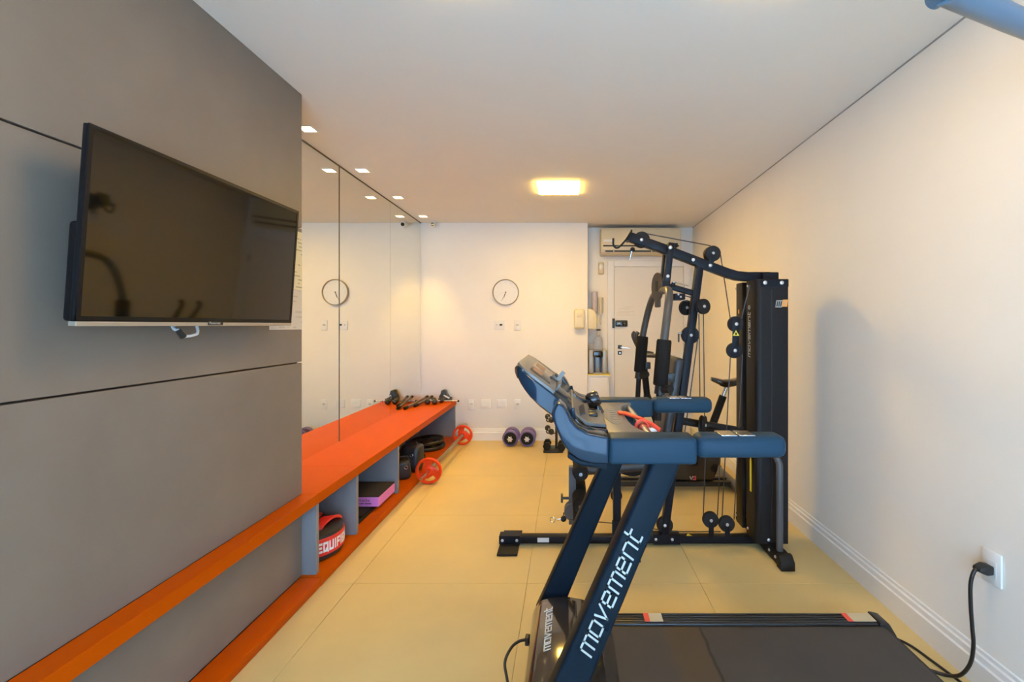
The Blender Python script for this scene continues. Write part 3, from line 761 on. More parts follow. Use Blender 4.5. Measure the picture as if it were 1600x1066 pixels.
# black weight plates with slots
def plate_mesh(R, r_in, t, slot=True, seg=60):
    """weight plate lying in XY: rim, web and hub with three grip openings"""
    g = G()
    g.lathe([(R * 0.80, -t * 0.36), (R * 0.86, -t * 0.5), (R * 0.97, -t * 0.5), (R, -t * 0.3), (R, t * 0.3), (R * 0.97, t * 0.5), (R * 0.86, t * 0.5), (R * 0.80, t * 0.36)], (0, 0, 0), (0, 0, 1), seg, closed=True)
    g.lathe([(r_in, -t * 0.42), (R * 0.30, -t * 0.42), (R * 0.36, -t * 0.25), (R * 0.36, t * 0.25), (R * 0.30, t * 0.42), (r_in, t * 0.42)], (0, 0, 0), (0, 0, 1), 32, closed=True)
    for k in range(3):
        a0 = 2 * math.pi * k / 3 + 0.3
        poly = []
        n = 10; span = math.radians(66)
        for i in range(n + 1):
            a = a0 + span * i / n; poly.append((R * 0.84 * math.cos(a), R * 0.84 * math.sin(a)))
        for i in range(n, -1, -1):
            f = i / n; a = a0 + span * f; poly.append((R * 0.33 * math.cos(a), R * 0.33 * math.sin(a)))
        g.prism(poly, 'z', -t * 0.26, t * 0.26)
        # padded outer lip of the grip opening
        pts = [(R * 0.60 * math.cos(a0 + span + (math.radians(54)) * i / 6), R * 0.60 * math.sin(a0 + span + math.radians(54) * i / 6), 0) for i in range(7)]
    return g
def floor_plate(c, R, t, label, m, rx=0, ry=0, rz=0, group=None):
    g = plate_mesh(R, 0.016, t)
    bmesh.ops.transform(g.bm, matrix=Matrix.Translation(c) @ Euler((rx, ry, rz)).to_matrix().to_4x4(), verts=g.bm.verts)
    o = g.build('weight_plate', m)
    return tag(o, label, 'weight plate', group)
BLKPLATE = mat('black_plate_enamel', (0.02, 0.018, 0.017), 0.25)
floor_plate((-1.425, 4.62, SZ + 0.0185), 0.185, 0.036, 'black weight plate lying flat, lowest of the pile under the bench', BLKPLATE, group='black plates under the bench')
floor_plate((-1.435, 4.64, SZ + 0.066), 0.175, 0.030, 'black weight plate tilted on top of the pile under the bench', BLKPLATE, rx=0.04, ry=-0.07, group='black plates under the bench')
floor_plate((-1.46, 4.19, SZ + 0.02), 0.15, 0.036, 'black weight plate lying flat between the sand bags and the pile', BLKPLATE, group='black plates under the bench')
floor_plate((-1.46, 4.19, SZ + 0.057), 0.14, 0.034, 'smaller black weight plate stacked on the one behind the sand bags', BLKPLATE, rz=0.6, group='black plates under the bench')

# barbell with two red plates standing on the floor
BX, BRZ = -1.121, 0.1075
bb = thing('barbell', 'steel barbell lying along the bench foot between two red plates', 'barbell', (BX, 4.25, 0))
G().cyl((BX, 3.49, BRZ), (BX, 5.06, BRZ), 0.0125, 20).build('bar', CHROME, bb)
G().cyl((BX, 3.745, BRZ), (BX, 4.845, BRZ), 0.0165, 20).build('grip_section', mat('brown_reflection_steel', (0.36, 0.29, 0.20), 0.4, metal=0.8), bb)  # brown reflections in the chrome are painted into the base colour
for y in (3.73, 4.86):
    G().cyl((BX, y - 0.012, BRZ), (BX, y + 0.012, BRZ), 0.02, 20).build('collar', CHROME, bb)
def red_plate(y, label):
    t = thing('weight_plate', label, 'weight plate', (BX, y, 0), 'red plates on the barbell')
    M = Matrix.Translation((BX, y, BRZ)) @ Matrix.Rotation(math.pi / 2, 4, 'X')
    R, tk = 0.1065, 0.03
    g = G()
    g.lathe([(R * 0.80, -tk * 0.30), (R * 0.85, -tk * 0.5), (R * 0.96, -tk * 0.5), (R, -tk * 0.25), (R, tk * 0.25), (R * 0.96, tk * 0.5), (R * 0.85, tk * 0.5), (R * 0.80, tk * 0.30)], (0, 0, 0), (0, 0, 1), 56, closed=True)
    bmesh.ops.transform(g.bm, matrix=M, verts=g.bm.verts); g.build('rim', REDP, t)
    g = G()
    g.lathe([(0.0135, -tk * 0.45), (R * 0.26, -tk * 0.48), (R * 0.32, -tk * 0.28), (R * 0.48, -tk * 0.22), (R * 0.48, tk * 0.22), (R * 0.32, tk * 0.28), (R * 0.26, tk * 0.48), (0.0135, tk * 0.48)], (0, 0, 0), (0, 0, 1), 32, closed=True)
    bmesh.ops.transform(g.bm, matrix=M, verts=g.bm.verts); g.build('hub', REDP, t)
    for k in range(3):
        # each web is a curved bracket leaving an open crescent grip beside it
        a0 = 2 * math.pi * k / 3 + math.radians(75); span = math.radians(44); n = 10
        poly = [(R * 0.83 * math.cos(a0 + span * i / n), R * 0.83 * math.sin(a0 + span * i / n)) for i in range(n + 1)]
        poly += [(R * 0.45 * math.cos(a0 + span * i / n), R * 0.45 * math.sin(a0 + span * i / n)) for i in range(n, -1, -1)]
        g = G(); g.prism(poly, 'z', -tk * 0.21, tk * 0.21)
        bmesh.ops.transform(g.bm, matrix=M, verts=g.bm.verts); g.build('web', REDP, t)
        pts = [Vector((R * rr_ * math.cos(a0 + da), R * rr_ * math.sin(a0 + da), 0)) for rr_, da in ((0.80, span), (0.66, span + 0.04), (0.54, span + 0.26), (0.50, span + 0.6))]
        g = G(); g.tube(pts, 0.0085, 8, smooth=4)
        bmesh.ops.transform(g.bm, matrix=M, verts=g.bm.verts); g.build('grip_edge', REDP, t)
red_plate(3.69, 'red weight plate with grip openings on the near end of the barbell')
red_plate(4.89, 'red weight plate with grip openings on the far end of the barbell')

# exercise sticks, small dumbbells, ankle cuff and lat bar on the bench top
DARKBAR = mat('dark_grip_bar', (0.17, 0.135, 0.09), 0.35, metal=0.5)
def stick(a, b, label):
    a = Vector(a); b = Vector(b); d = (b - a).normalized()
    t = thing('exercise_stick', label, 'exercise stick', (*a.xy, BZ), 'sticks on the bench')
    G().cyl(a + d * 0.04, b - d * 0.04, 0.0125, 14).build('rod', DARKBAR, t)
    G().cyl(a, a + d * 0.06, 0.0155, 14).build('end_cap', RUBBER, t)
    G().cyl(b - d * 0.06, b, 0.0155, 14).build('end_cap', RUBBER, t)
zt = BZ + 0.0162
stick((-1.603, 4.49, zt), (-1.552, 5.06, zt + 0.0275), 'dark exercise stick on the bench end, nearest the mirror')
stick((-1.551, 4.63, zt), (-1.500, 5.06, zt + 0.0275), 'dark exercise stick on the bench end, beside the ball dumbbells')
def ball_dumbbell(name, c, d, r, l, label, group, m=BLACKG, z0=0.0):
    c = Vector(c); d = Vector(d).normalized()
    t = thing(name, label, 'dumbbell', (c.x, c.y, z0), group)
    G().ball(c - d * l / 2, r).build('head', m, t)
    G().ball(c + d * l / 2, r).build('head', m, t)
    G().cyl(c - d * (l / 2 - r * 0.8), c + d * (l / 2 - r * 0.8), 0.011, 14).build('handle', CHROME, t)
    return t
ball_dumbbell('ball_dumbbell', (-1.452, 4.845, BZ + 0.0305), (0.25, 1, 0), 0.030, 0.125, 'small black ball dumbbell on the bench, left of the pair', 'ball dumbbells on the bench', z0=BZ)
ball_dumbbell('ball_dumbbell', (-1.372, 4.84, BZ + 0.0305), (0.30, 1, 0), 0.030, 0.125, 'small black ball dumbbell on the bench, right of the pair', 'ball dumbbells on the bench', z0=BZ)
cf = thing('ankle_cuff', 'black padded ankle cuff with white label standing on the bench end', 'ankle cuff', (-1.345, 5.03, BZ))
cg = G()
pr = [(-1.352 + a, BZ + b) for a, b in ((-0.056, 0.024), (-0.052, 0.058), (-0.036, 0.084), (-0.030, 0.116), (-0.018, 0.124), (0.008, 0.122), (0.018, 0.112), (0.024, 0.082), (0.044, 0.052), (0.050, 0.024))]
cg.prism(pr, 'y', 4.988, 5.075, 0.010, 3); cg.build('cuff', VINYL, cf)
G().box(-1.415, -1.275, 4.98, 5.08, BZ + 0.001, BZ + 0.042, 0.016, 3).build('padding', VINYL, cf)
G().box(-0.035, 0.035, -0.003, 0.003, -0.008, 0.008, 0.001, 1, Matrix.Translation((-1.318, 4.976, BZ + 0.055)) @ Matrix.Rotation(0.45, 4, 'Y')).build('strap_label', WHITEP, cf)
G().torus((-1.345, 4.972, BZ + 0.05), 0.014, 0.003, (0.3, 1, 0)).build('ring', CHROME, cf)
lb = thing('lat_bar', 'thin steel pull bar lying across the bench end with black tips', 'lat bar', (-1.4, 4.955, BZ))
G().cyl((-1.62, 4.955, BZ + 0.012), (-1.185, 4.955, BZ + 0.012), 0.0085, 14).build('rod', CHROME, lb)
G().cyl((-1.19, 4.955, BZ + 0.012), (-1.176, 4.955, BZ + 0.012), 0.0115, 14).build('tip', RUBBER, lb)
G().cyl((-1.632, 4.955, BZ + 0.012), (-1.62, 4.955, BZ + 0.012), 0.0115, 14).build('tip', RUBBER, lb)

# purple adjustable dumbbells
def purple_dumbbell(x, label):
    y0 = 4.80; r = 0.0865
    t = thing('purple_dumbbell', label, 'dumbbell', (x, 4.91, 0), 'purple dumbbells by the back wall')
    for ya, yb in ((y0 + 0.022, y0 + 0.068), (y0 + 0.16, y0 + 0.206)):
        G().lathe([(0.012, 0), (r - 0.012, 0), (r, 0.010), (r, yb - ya - 0.010), (r - 0.012, yb - ya), (0.012, yb - ya)], (x, ya, r + 0.0005), (0, 1, 0), 40).build('purple_disc', PURPLE, t)
    G().lathe([(0, 0), (0.052, 0), (0.066, 0.007), (0.066, 0.0215), (0, 0.0215)], (x, y0, r + 0.0005), (0, 1, 0), 36).build('black_disc', RUBBER, t)
    G().lathe([(0, 0), (0.066, 0), (0.066, 0.014), (0.052, 0.0215), (0, 0.0215)], (x, y0 + 0.2065, r + 0.0005), (0, 1, 0), 36).build('black_disc', RUBBER, t)
    G().cyl((x, y0 + 0.06, r), (x, y0 + 0.17, r), 0.014, 16).build('handle', CHROME, t)
    G().cyl((x, y0 - 0.022, r), (x, y0 + 0.01, r), 0.011, 16).build('bar_end', CHROME, t)
    star = []
    for k in range(24):
        a = 2 * math.pi * k / 24; rr_ = 0.027 + 0.007 * math.cos(6 * a); star.append((x + rr_ * math.cos(a), r + rr_ * math.sin(a)))
    G().prism(star, 'y', y0 - 0.014, y0 - 0.001, 0.002, 1).build('star_nut', CHROME, t)
purple_dumbbell(-0.602, 'purple and black dumbbell with star nut, left one of the pair by the back wall')
purple_dumbbell(-0.422, 'purple and black dumbbell with star nut, right one of the pair by the back wall')

# little dumbbell stand half hidden behind the treadmill
rk = thing('dumbbell_rack', 'black upright dumbbell stand half hidden behind the treadmill console', 'dumbbell rack', (-0.13, 4.70, 0))
G().box(-0.24, -0.04, 4.58, 4.82, 0.001, 0.018, 0.006, 2).build('base', BLACKP, rk)
G().tube([(-0.11, 4.70, 0.018), (-0.11, 4.70, 0.30), (-0.10, 4.70, 0.40)], 0.014, 12).build('post', BLACKP, rk)
for z in (0.195, 0.315):
    G().tube([(-0.11, 4.70, z - 0.02), (-0.15, 4.70, z - 0.025), (-0.20, 4.70, z - 0.022), (-0.215, 4.70, z)], 0.007, 8, smooth=4).build('cradle', BLACKP, rk)
for z, w in ((0.195, 'lower'), (0.315, 'upper')):
    ball_dumbbell('rack_dumbbell', (-0.182, 4.70, z + 0.012), (0.28, -1, -0.02), 0.031, 0.16, 'black round-headed dumbbell on the %s cradle of the stand' % w, 'dumbbells on the stand', z0=z - 0.02)
def hex_dumbbell(x, y, z, label):
    t = thing('hex_dumbbell', label, 'dumbbell', (x, y, z), 'dumbbells on the stand')
    for yy in (y - 0.085, y + 0.045):
        hx = [(x + 0.042 * math.cos(math.radians(60 * k)), z + 0.037 + 0.042 * math.sin(math.radians(60 * k))) for k in range(6)]
        G().prism(hx, 'y', yy, yy + 0.045, 0.004, 1).build('head', RUBBER, t)
    G().cyl((x, y - 0.045, z + 0.037), (x, y + 0.05, z + 0.037), 0.013, 14).build('handle', CHROME, t)
hex_dumbbell(-0.205, 4.70, 0.0185, 'black hexagonal dumbbell on the stand base, left one')
hex_dumbbell(-0.055, 4.66, 0.0185, 'black hexagonal dumbbell on the stand base, right one')

# ================================================================== TREADMILL
TN0, TN1, TF0, TF1 = 1.12, 1.20, 1.70, 1.78       # near and far rail
tm = thing('treadmill', 'blue and black treadmill in the foreground with belt towards the right wall', 'treadmill', (0.55, 1.45, 0))
DK = 0.168
G().box(0.02, 1.20, 1.186, 1.714, 0.09, DK - 0.010, 0.004, 1).build('deck', BLACKP, tm)
bl = G(); nb = 16
prof = [(0.02, DK - 0.008)] + [(1.175, DK - 0.008)] + [(1.175 + 0.036 * math.sin(math.radians(a)), DK - 0.044 + 0.036 * math.cos(math.radians(a))) for a in range(15, 181, 15)] + [(1.15, DK - 0.080), (1.15, DK - 0.074)] + [(1.175 + 0.030 * math.sin(math.radians(a)), DK - 0.044 + 0.030 * math.cos(math.radians(a))) for a in range(180, -1, -15)] + [(0.02, DK - 0.0135)]
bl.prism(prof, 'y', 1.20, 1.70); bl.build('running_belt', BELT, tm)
RAILM = mat('ribbed_foot_rail', (0.020, 0.019, 0.019), 0.35)
def deck_rail(y0, y1, inner):
    r = G().box(0.06, 1.175, y0, y1, 0.075, DK - 0.004, 0.006, 2).build('foot_rail', RAILM, tm)
    for k in range(4):
        yy = y0 + 0.012 + k * (y1 - y0 - 0.024) / 3
        G().box(0.10, 1.17, yy - 0.003, yy + 0.003, DK - 0.0042, DK - 0.001, 0.001, 1).build('grip_rib', RAILM, r)
    G().prism([(1.1755, 0.03), (1.235, 0.03), (1.252, 0.075), (1.242, 0.12), (1.215, DK - 0.004), (1.1755, DK + 0.004)], 'y', y0 - 0.004, y1 + 0.004, 0.008, 2).build('end_cap', BLACKP, tm)
    return r
fr_ = deck_rail(1.714, 1.782, 1)
deck_rail(1.118, 1.186, -1)
STK = mat('cream_sticker', (0.50, 0.42, 0.27), 0.6)
for a, b in ((0.295, 0.365), (1.065, 1.172)):
    G().box(a + 0.02, b, 1.722, 1.772, DK - 0.0006, DK + 0.0004).build('sticker', STK, fr_)
    G().box(a, a + 0.0198, 1.722, 1.772, DK - 0.0006, DK + 0.0004).build('sticker', REDSTK, fr_)
G().cyl((1.175, 1.19, DK - 0.044), (1.175, 1.71, DK - 0.044), 0.026, 18).build('rear_roller', CHROME, tm)
for x in (0.10, 1.12):
    for y in (1.15, 1.75):
        G().cyl((x, y, 0.0005), (x, y, 0.078), 0.022, 14).build('foot', RUBBER, tm)
# motor cover
cov = [(-0.135, 0.03), (-0.140, 0.14), (-0.125, 0.235), (-0.10, 0.268), (-0.06, 0.282), (0.0, 0.284), (0.06, 0.274), (0.11, 0.240), (0.15, 0.185), (0.17, 0.165), (0.17, 0.03)]
G().prism(cov, 'y', 1.205, 1.695, 0.022, 4).build('motor_cover', MOTOR, tm)
mcv = [o for o in tm.children if o.name.startswith('motor_cover')][0]
# raised central shield of the cover
sh = [(-0.118, 0.250), (-0.096, 0.273), (-0.055, 0.288), (0.0, 0.290), (0.035, 0.282), (0.035, 0.26), (-0.10, 0.24)]
G().prism(sh, 'y', 1.235, 1.665, 0.006, 2).build('cover_shield', MOTOR, mcv)
for k in range(3):
    G().prism([(0.05 + 0.02 * k, 0.276 - 0.016 * k), (0.062 + 0.02 * k, 0.268 - 0.017 * k), (0.060 + 0.02 * k, 0.25 - 0.016 * k), (0.048 + 0.02 * k, 0.26 - 0.016 * k)], 'y', 1.26 + 0.02 * k, 1.64 - 0.02 * k).build('cover_rib', BLACKG, mcv)
sz = 0.0205
uvec = Vector((0, 1, 0)); vvec = Vector((-0.041, 0, -0.015)).normalized()
lettering('movement', sz, 0.17, plane_fn(Vector((-0.052, 1.405, 0.2892)) , uvec, vvec), shear=0.0).build('cover_lettering', WHITEP, mcv)
G().box(-0.150, -0.135, 1.615, 1.645, 0.148, 0.176, 0.003, 1).build('power_inlet', BLACKP, mcv)
# uprights
def sx(z): return 0.239 + (z - 0.926) * 0.43
def upright(y0, y1):
    pts = []
    for z, hw in ((0.20, 0.050), (0.30, 0.0475), (0.60, 0.0425), (0.955, 0.037)):
        pts.append((sx(z), z, hw))
    poly = [(a - h, z) for a, z, h in pts] + [(a + h, z) for a, z, h in reversed(pts)]
    return G().prism(poly, 'y', y0, y1, 0.010, 3).build('upright', STRUTM, tm)
u1 = upright(1.128, 1.192); u2 = upright(1.708, 1.772)
G().prism([(-0.12, 0.02), (0.16, 0.02), (0.16, 0.09), (0.0, 0.215), (-0.12, 0.215)], 'y', 1.128, 1.192, 0.008, 2).build('upright_base', STRUTM, tm)
G().prism([(-0.115, 0.02), (0.16, 0.02), (0.16, 0.09), (0.0, 0.215), (-0.115, 0.215)], 'y', 1.708, 1.772, 0.008, 2).build('upright_base', STRUTM, tm)
d = Vector((0.43, 0, 1)).normalized(); up = Vector((-1, 0, 0.43)).normalized()
sz = 0.0315
o_ = Vector((sx(0.474), 1.1278, 0.474)) - up * (sz * 0.5)
lettering('movement', sz, 0.16, plane_fn(o_, d, up), shear=0.25).build('upright_lettering', LETTER, u1)
# handrails: sleeve, grip, elbow
def rail(y0, y1):
    G().box(0.104, 0.322, y0, y1, 0.944, 1.010, 0.010, 3).build('rail_sleeve', BLUEP, tm)
    gr = G().box(0.3225, 0.548, y0 + 0.004, y1 - 0.004, 0.957, 1.014, 0.020, 4).build('handrail', BLUEP, tm)
    for a, b in ((0.385, 0.425), (0.43, 0.47)):
        G().box(a, b, y0 + 0.014, y1 - 0.014, 1.0125, 1.0152, 0.001, 1).build('pulse_sensor', CHROME, gr)
    lo = [(0.1035, 0.946), (0.06, 0.948), (0.03, 0.957), (0.006, 0.974), (-0.012, 0.998), (-0.026, 1.03), (-0.040, 1.070)]
    hi = [(-0.024, 1.098), (-0.012, 1.094), (0.000, 1.078), (0.012, 1.052), (0.026, 1.036), (0.052, 1.022), (0.1035, 1.012)]
    G().prism(lo + hi, 'y', y0 + 0.002, y1 - 0.002, 0.012, 3).build('rail_elbow', BLUEG, tm)
    G().prism([(0.100, 0.930), (0.10, 0.9455), (0.06, 0.9475), (0.028, 0.956), (0.004, 0.972), (0.0, 0.960), (0.03, 0.940)], 'y', y0 + 0.01, y1 - 0.01, 0.004, 2).build('elbow_skirt', STRUTM, tm)
rail(TN0, TN1); rail(TF0, TF1)
G().cyl((0.228, TN1 - 0.005, 0.982), (0.228, TF0 + 0.005, 0.982), 0.0125, 18).build('cross_bar', CHROME, tm)
# console: tilted display slab
def lerp_curve(c, x):
    for (a, za), (b, zb) in zip(c, c[1:]):
        if a <= x <= b: return za + (zb - za) * (x - a) / (b - a)
    return c[0][1] if x < c[0][0] else c[-1][1]
slab_lo = [(-0.148, 1.160), (-0.125, 1.124), (-0.102, 1.095), (-0.075, 1.068), (-0.046, 1.046), (0.0, 1.010), (0.03, 1.004)]
slab_hi = [(-0.148, 1.168), (-0.141, 1.176), (-0.130, 1.174), (-0.040, 1.106), (0.010, 1.064), (0.03, 1.022)]
def slab_half(x):
    k = min(1.0, max(0.0, (x + 0.150) / 0.050))
    return 0.215 * (0.62 + 0.38 * math.sqrt(1 - (1 - k) ** 2))
cg_ = G(); prev_ = None
xs_ = [-0.148, -0.146, -0.141, -0.135, -0.128, -0.115, -0.100, -0.075, -0.046, -0.02, 0.0, 0.010, 0.03]
secs = []
for x in xs_:
    h = slab_half(x); zl, zh = lerp_curve(slab_lo, x), lerp_curve(slab_hi, x); c = min(0.006, (zh - zl) * 0.3)
    secs.append([cg_.bm.verts.new((x, 1.45 + yy, z)) for yy, z in ((-h, zl + c), (-h, zh - c), (-h + c, zh), (h - c, zh), (h, zh - c), (h, zl + c), (h - c, zl), (-h + c, zl))])
for a, b in zip(secs, secs[1:]):
    for k in range(8): cg_.bm.faces.new([a[k], a[(k + 1) % 8], b[(k + 1) % 8], b[k]])
cg_.bm.faces.new(secs[0]); cg_.bm.faces.new(list(reversed(secs[-1])))
cg_.build('console_body', BLUEG, tm, 50)
con = [o for o in tm.children if o.name.startswith('console_body')][0]
# display face lies on the slab's upper slope
A_, B_ = Vector((-0.134, 0, 1.1765)), Vector((-0.036, 0, 1.1035))
dd = (B_ - A_).normalized(); nn = Vector((-dd.z, 0, dd.x));  nn = nn if nn.z > 0 else -nn
def slope_box(s0, s1, y0, y1, h0, h1, bev, name, m, par):
    M = Matrix(((dd.x, 0, nn.x, A_.x), (0, 1, 0, 0), (dd.z, 0, nn.z, A_.z), (0, 0, 0, 1)))
    return G().box(s0, s1, y0, y1, h0, h1, bev, 2, M).build(name, m, par)
SM = Matrix(((dd.x, 0, nn.x, A_.x), (0, 1, 0, 0), (dd.z, 0, nn.z, A_.z), (0, 0, 0, 1)))
outl = []
for i_ in range(13):
    sv = -0.008 + 0.050 * (1 - math.cos(math.pi / 2 * i_ / 12)); outl.append((sv, 1.45 + (slab_half(-0.141 + sv * 0.8) - 0.004)))
outl = [(-0.008, 1.45)] + outl + [(0.122, 1.66), (0.122, 1.24)] + [(a, 2.9 - b) for a, b in reversed(outl)]
G().prism(outl, 'z', -0.003, 0.006, 0.002, 2, SM).build('display_panel', TOPM, con)
slope_box(0.030, 0.100, 1.30, 1.60, 0.006, 0.0068, 0.0005, 'display_screen', LCDM, con)
slope_box(0.036, 0.070, 1.335, 1.42, 0.0068, 0.0072, 0.0, 'display_graphic', mat('warm_graphic', (0.30, 0.16, 0.09), 0.4), con)
slope_box(0.036, 0.070, 1.47, 1.56, 0.0068, 0.0072, 0.0, 'display_graphic', MATS['warm_graphic'], con)
tipg = G(); tsec = []
for x in (-0.1485, -0.146, -0.141, -0.137):
    h = slab_half(x) + 0.0012; zl, zh = lerp_curve(slab_lo, x) - 0.0012, lerp_curve(slab_hi, x) + 0.0005
    tsec.append([tipg.bm.verts.new((x - 0.0006, 1.45 + yy, z)) for yy, z in ((-h, zl), (-h, zh), (h, zh), (h, zl))])
for a, b in zip(tsec, tsec[1:]):
    for k in range(4): tipg.bm.faces.new([a[k], a[(k + 1) % 4], b[(k + 1) % 4], b[k]])
tipg.bm.faces.new(tsec[0]); tipg.bm.faces.new(list(reversed(tsec[-1])))
tipg.build('console_tip', BLACKP, con)
slope_box(0.123, 0.131, 1.33, 1.57, -0.004, 0.022, 0.002, 'tablet_ledge', TOPM, con)
# tray and control desk
tray = [(0.020, 0.975), (0.012, 1.010), (0.022, 1.040), (0.034, 1.030), (0.050, 1.014), (0.078, 1.004), (0.118, 1.000), (0.125, 0.975)]
G().prism(tray, 'y', 1.215, 1.685, 0.003, 2).build('tray', BLACKG, tm)
tr = [o for o in tm.children if o.name.startswith('tray')][0]
trim = [(0.010, 1.066), (0.014, 1.036), (0.026, 1.018), (0.048, 1.006), (0.11, 1.000), (0.11, 1.008), (0.052, 1.014), (0.034, 1.026), (0.024, 1.044), (0.020, 1.068)]
G().prism(trim, 'y', 1.222, 1.234, 0.002, 1).build('tray_trim', BLUEG, tr)
G().prism(trim, 'y', 1.666, 1.678, 0.002, 1).build('tray_trim', BLUEG, tr)
vent = G().prism([(0.016, 1.062), (0.030, 1.036), (0.060, 1.018), (0.110, 1.012), (0.110, 1.003), (0.055, 1.008), (0.026, 1.026), (0.010, 1.052)], 'y', 1.27, 1.63, 0.002, 1).build('vent_panel', TOPM, tr)
for k in range(9):
    yy = 1.30 + k * 0.016
    G().box(-0.002, 0.002, yy, yy + 0.007, -0.014, 0.014, 0, 1, Matrix.Translation((0.040, 0, 1.0325)) @ Matrix.Rotation(math.radians(62), 4, 'Y')).build('vent_slot', BLACKP, vent)
for k in range(2):
    G().box(0.066, 0.092, 1.36 + 0.05 * k, 1.395 + 0.05 * k, 1.014, 1.024, 0.003, 2).build('key_socket', BLACKP, vent)
desk = []
for i in range(13):
    y = 1.20 + 0.50 * i / 12; s = (i - 6) / 6
    desk.append((0.185 + 0.055 * s * s * s * s - 0.0 * s, y))
poly = [(0.112 - 0.01 * (1 - ((i - 6) / 6) ** 2), 1.20 + 0.50 * i / 12) for i in range(12, -1, -1)]
G().prism(desk + poly, 'z', 0.972, 1.002, 0.005, 2).build('control_desk', TOPM, tm)
dk = [o for o in tm.children if o.name.startswith('control_desk')][0]
G().prism([(x - 0.012, y) for x, y in desk] + [(x + 0.03, y) for x, y in poly], 'z', 0.925, 0.971, 0.008, 2).build('desk_underside', BLUEG, tm)
kp = [(0.146 + 0.028 * math.cos(2 * math.pi * k / 30), 1.45 + 0.13 * math.sin(2 * math.pi * k / 30)) for k in range(30)]
G().prism(kp, 'z', 1.0015, 1.0028).build('keypad', mat('keypad_film', (0.20, 0.19, 0.17), 0.25), dk)
for k in range(6):
    yy = 1.36 + 0.036 * k
    G().box(0.138, 0.158, yy - 0.009, yy + 0.009, 1.0027, 1.0036, 0.0005, 1).build('key_button', TOPM, dk)
# holder on a stalk above the desk
hd = G().tube([(0.105, 1.50, 1.000), (0.100, 1.50, 1.020), (0.092, 1.50, 1.034)], [0.018, 0.012, 0.015], 14).build('holder_stalk', BLACKG, tm)
G().lathe([(0, -0.022), (0.020, -0.022), (0.026, -0.012), (0.026, 0.014), (0.020, 0.022), (0, 0.022)], (0.086, 1.50, 1.044), (0.9, 0, 0.35), 20).build('holder_head', BLACKG, tm)
G().prism([(0.02, 1.060), (0.035, 1.040), (0.06, 1.030), (0.09, 1.028), (0.09, 1.018), (0.05, 1.016), (0.02, 1.04)], 'y', 1.585, 1.665, 0.006, 2).build('cup_rest', BLACKG, tm)
# things left on the console ledge
cd_ = slope_box(0.110, 0.1225, 1.375, 1.377, 0.020, 0.052, 0.0, 'card', mat('grey_card', (0.22, 0.20, 0.17), 0.5), con)
cd_.parent = None; cd_.location = OFF[tm.name]; tag(cd_, 'small grey card leaning on the treadmill console ledge', 'card')
rc_ = thing('remote_control', 'small grey remote control on the treadmill console ledge', 'remote control', (-0.02, 1.47, 1.10))
slope_box(0.098, 0.1225, 1.44, 1.52, 0.0075, 0.018, 0.003, 'remote_body', TOPM, rc_)
for k in range(2): slope_box(0.104, 0.116, 1.452 + 0.036 * k, 1.474 + 0.036 * k, 0.018, 0.022, 0.002, 'remote_button', BLACKP, rc_)
# red safety lanyard round the cross bar
ly = thing('safety_lanyard', 'red safety key lanyard tied round the treadmill cross bar', 'lanyard', (0.228, 1.36, 0.96))
REDCORD = mat('red_cord', (0.85, 0.07, 0.03), 0.45)
c0 = Vector((0.228, 1.37, 0.982))
G().tube([c0 + Vector((0.0185 * math.cos(a), 0.012 * math.sin(a * 0.5), 0.0185 * math.sin(a))) for a in [i * 2 * math.pi / 16 for i in range(17)]], 0.005, 8).build('loop', REDCORD, ly)
G().tube([c0 + Vector((0.0195 * math.cos(a), 0.018 - 0.012 * math.sin(a * 0.5), 0.0195 * math.sin(a))) for a in [i * 2 * math.pi / 16 for i in range(17)]], 0.005, 8).build('loop', REDCORD, ly)
G().tube([(0.165, 1.46, 1.0075), (0.185, 1.44, 1.008), (0.205, 1.41, 1.006), (0.226, 1.38, 1.004)], 0.0045, 8, smooth=5).build('cord', REDCORD, ly)
G().tube([(0.165, 1.475, 1.0075), (0.19, 1.455, 1.0085), (0.21, 1.42, 1.006), (0.234, 1.385, 1.003)], 0.0045, 8, smooth=5).build('cord', REDCORD, ly)
G().tube([(0.238, 1.38, 1.000), (0.255, 1.365, 0.992), (0.275, 1.35, 0.978)], [0.0045, 0.006, 0.007], 8).build('cord', REDCORD, ly)
G().box(0.244, 0.268, 1.352, 1.37, 0.972, 0.982, 0.002, 1).build('clip', WHITEP, ly)

# ================================================================== MULTI GYM
gy = thing('multi_gym', 'black cable multi gym with weight stack beside the right wall', 'multi gym', (0.5, 2.675, 0))
YF, YK = 2.65, 2.70                       # front and rear face of the frame tubes
YM = 2.675
def bar_xz(pts, half, y0, y1, name, m=GYM, bev=0.004, par=None):
    """flat-sided tube following a path in the XZ plane"""
    pts = [Vector((p[0], 0, p[1])) for p in pts]
    up_, lo_ = [], []
    for i, p in enumerate(pts):
        if i == 0: t = pts[1] - p
        elif i == len(pts) - 1: t = p - pts[-2]
        else: t = (pts[i + 1] - p).normalized() + (p - pts[i - 1]).normalized()
        t.normalize(); n = Vector((-t.z, 0, t.x))
        up_.append(((p + n * half).x, (p + n * half).z)); lo_.append(((p - n * half).x, (p - n * half).z))
    return G().prism(up_ + list(reversed(lo_)), 'y', y0, y1, bev, 2).build(name, m, par or gy)
def bolt(p, par=None, r=0.0085, ax=(0, -1, 0)):
    a = Vector(ax); p = Vector(p)
    return G().lathe([(0, 0.0065), (r * 0.6, 0.006), (r, 0.003), (r, 0.0)], p, a, 14).build('bolt', BOLT, par or gy)
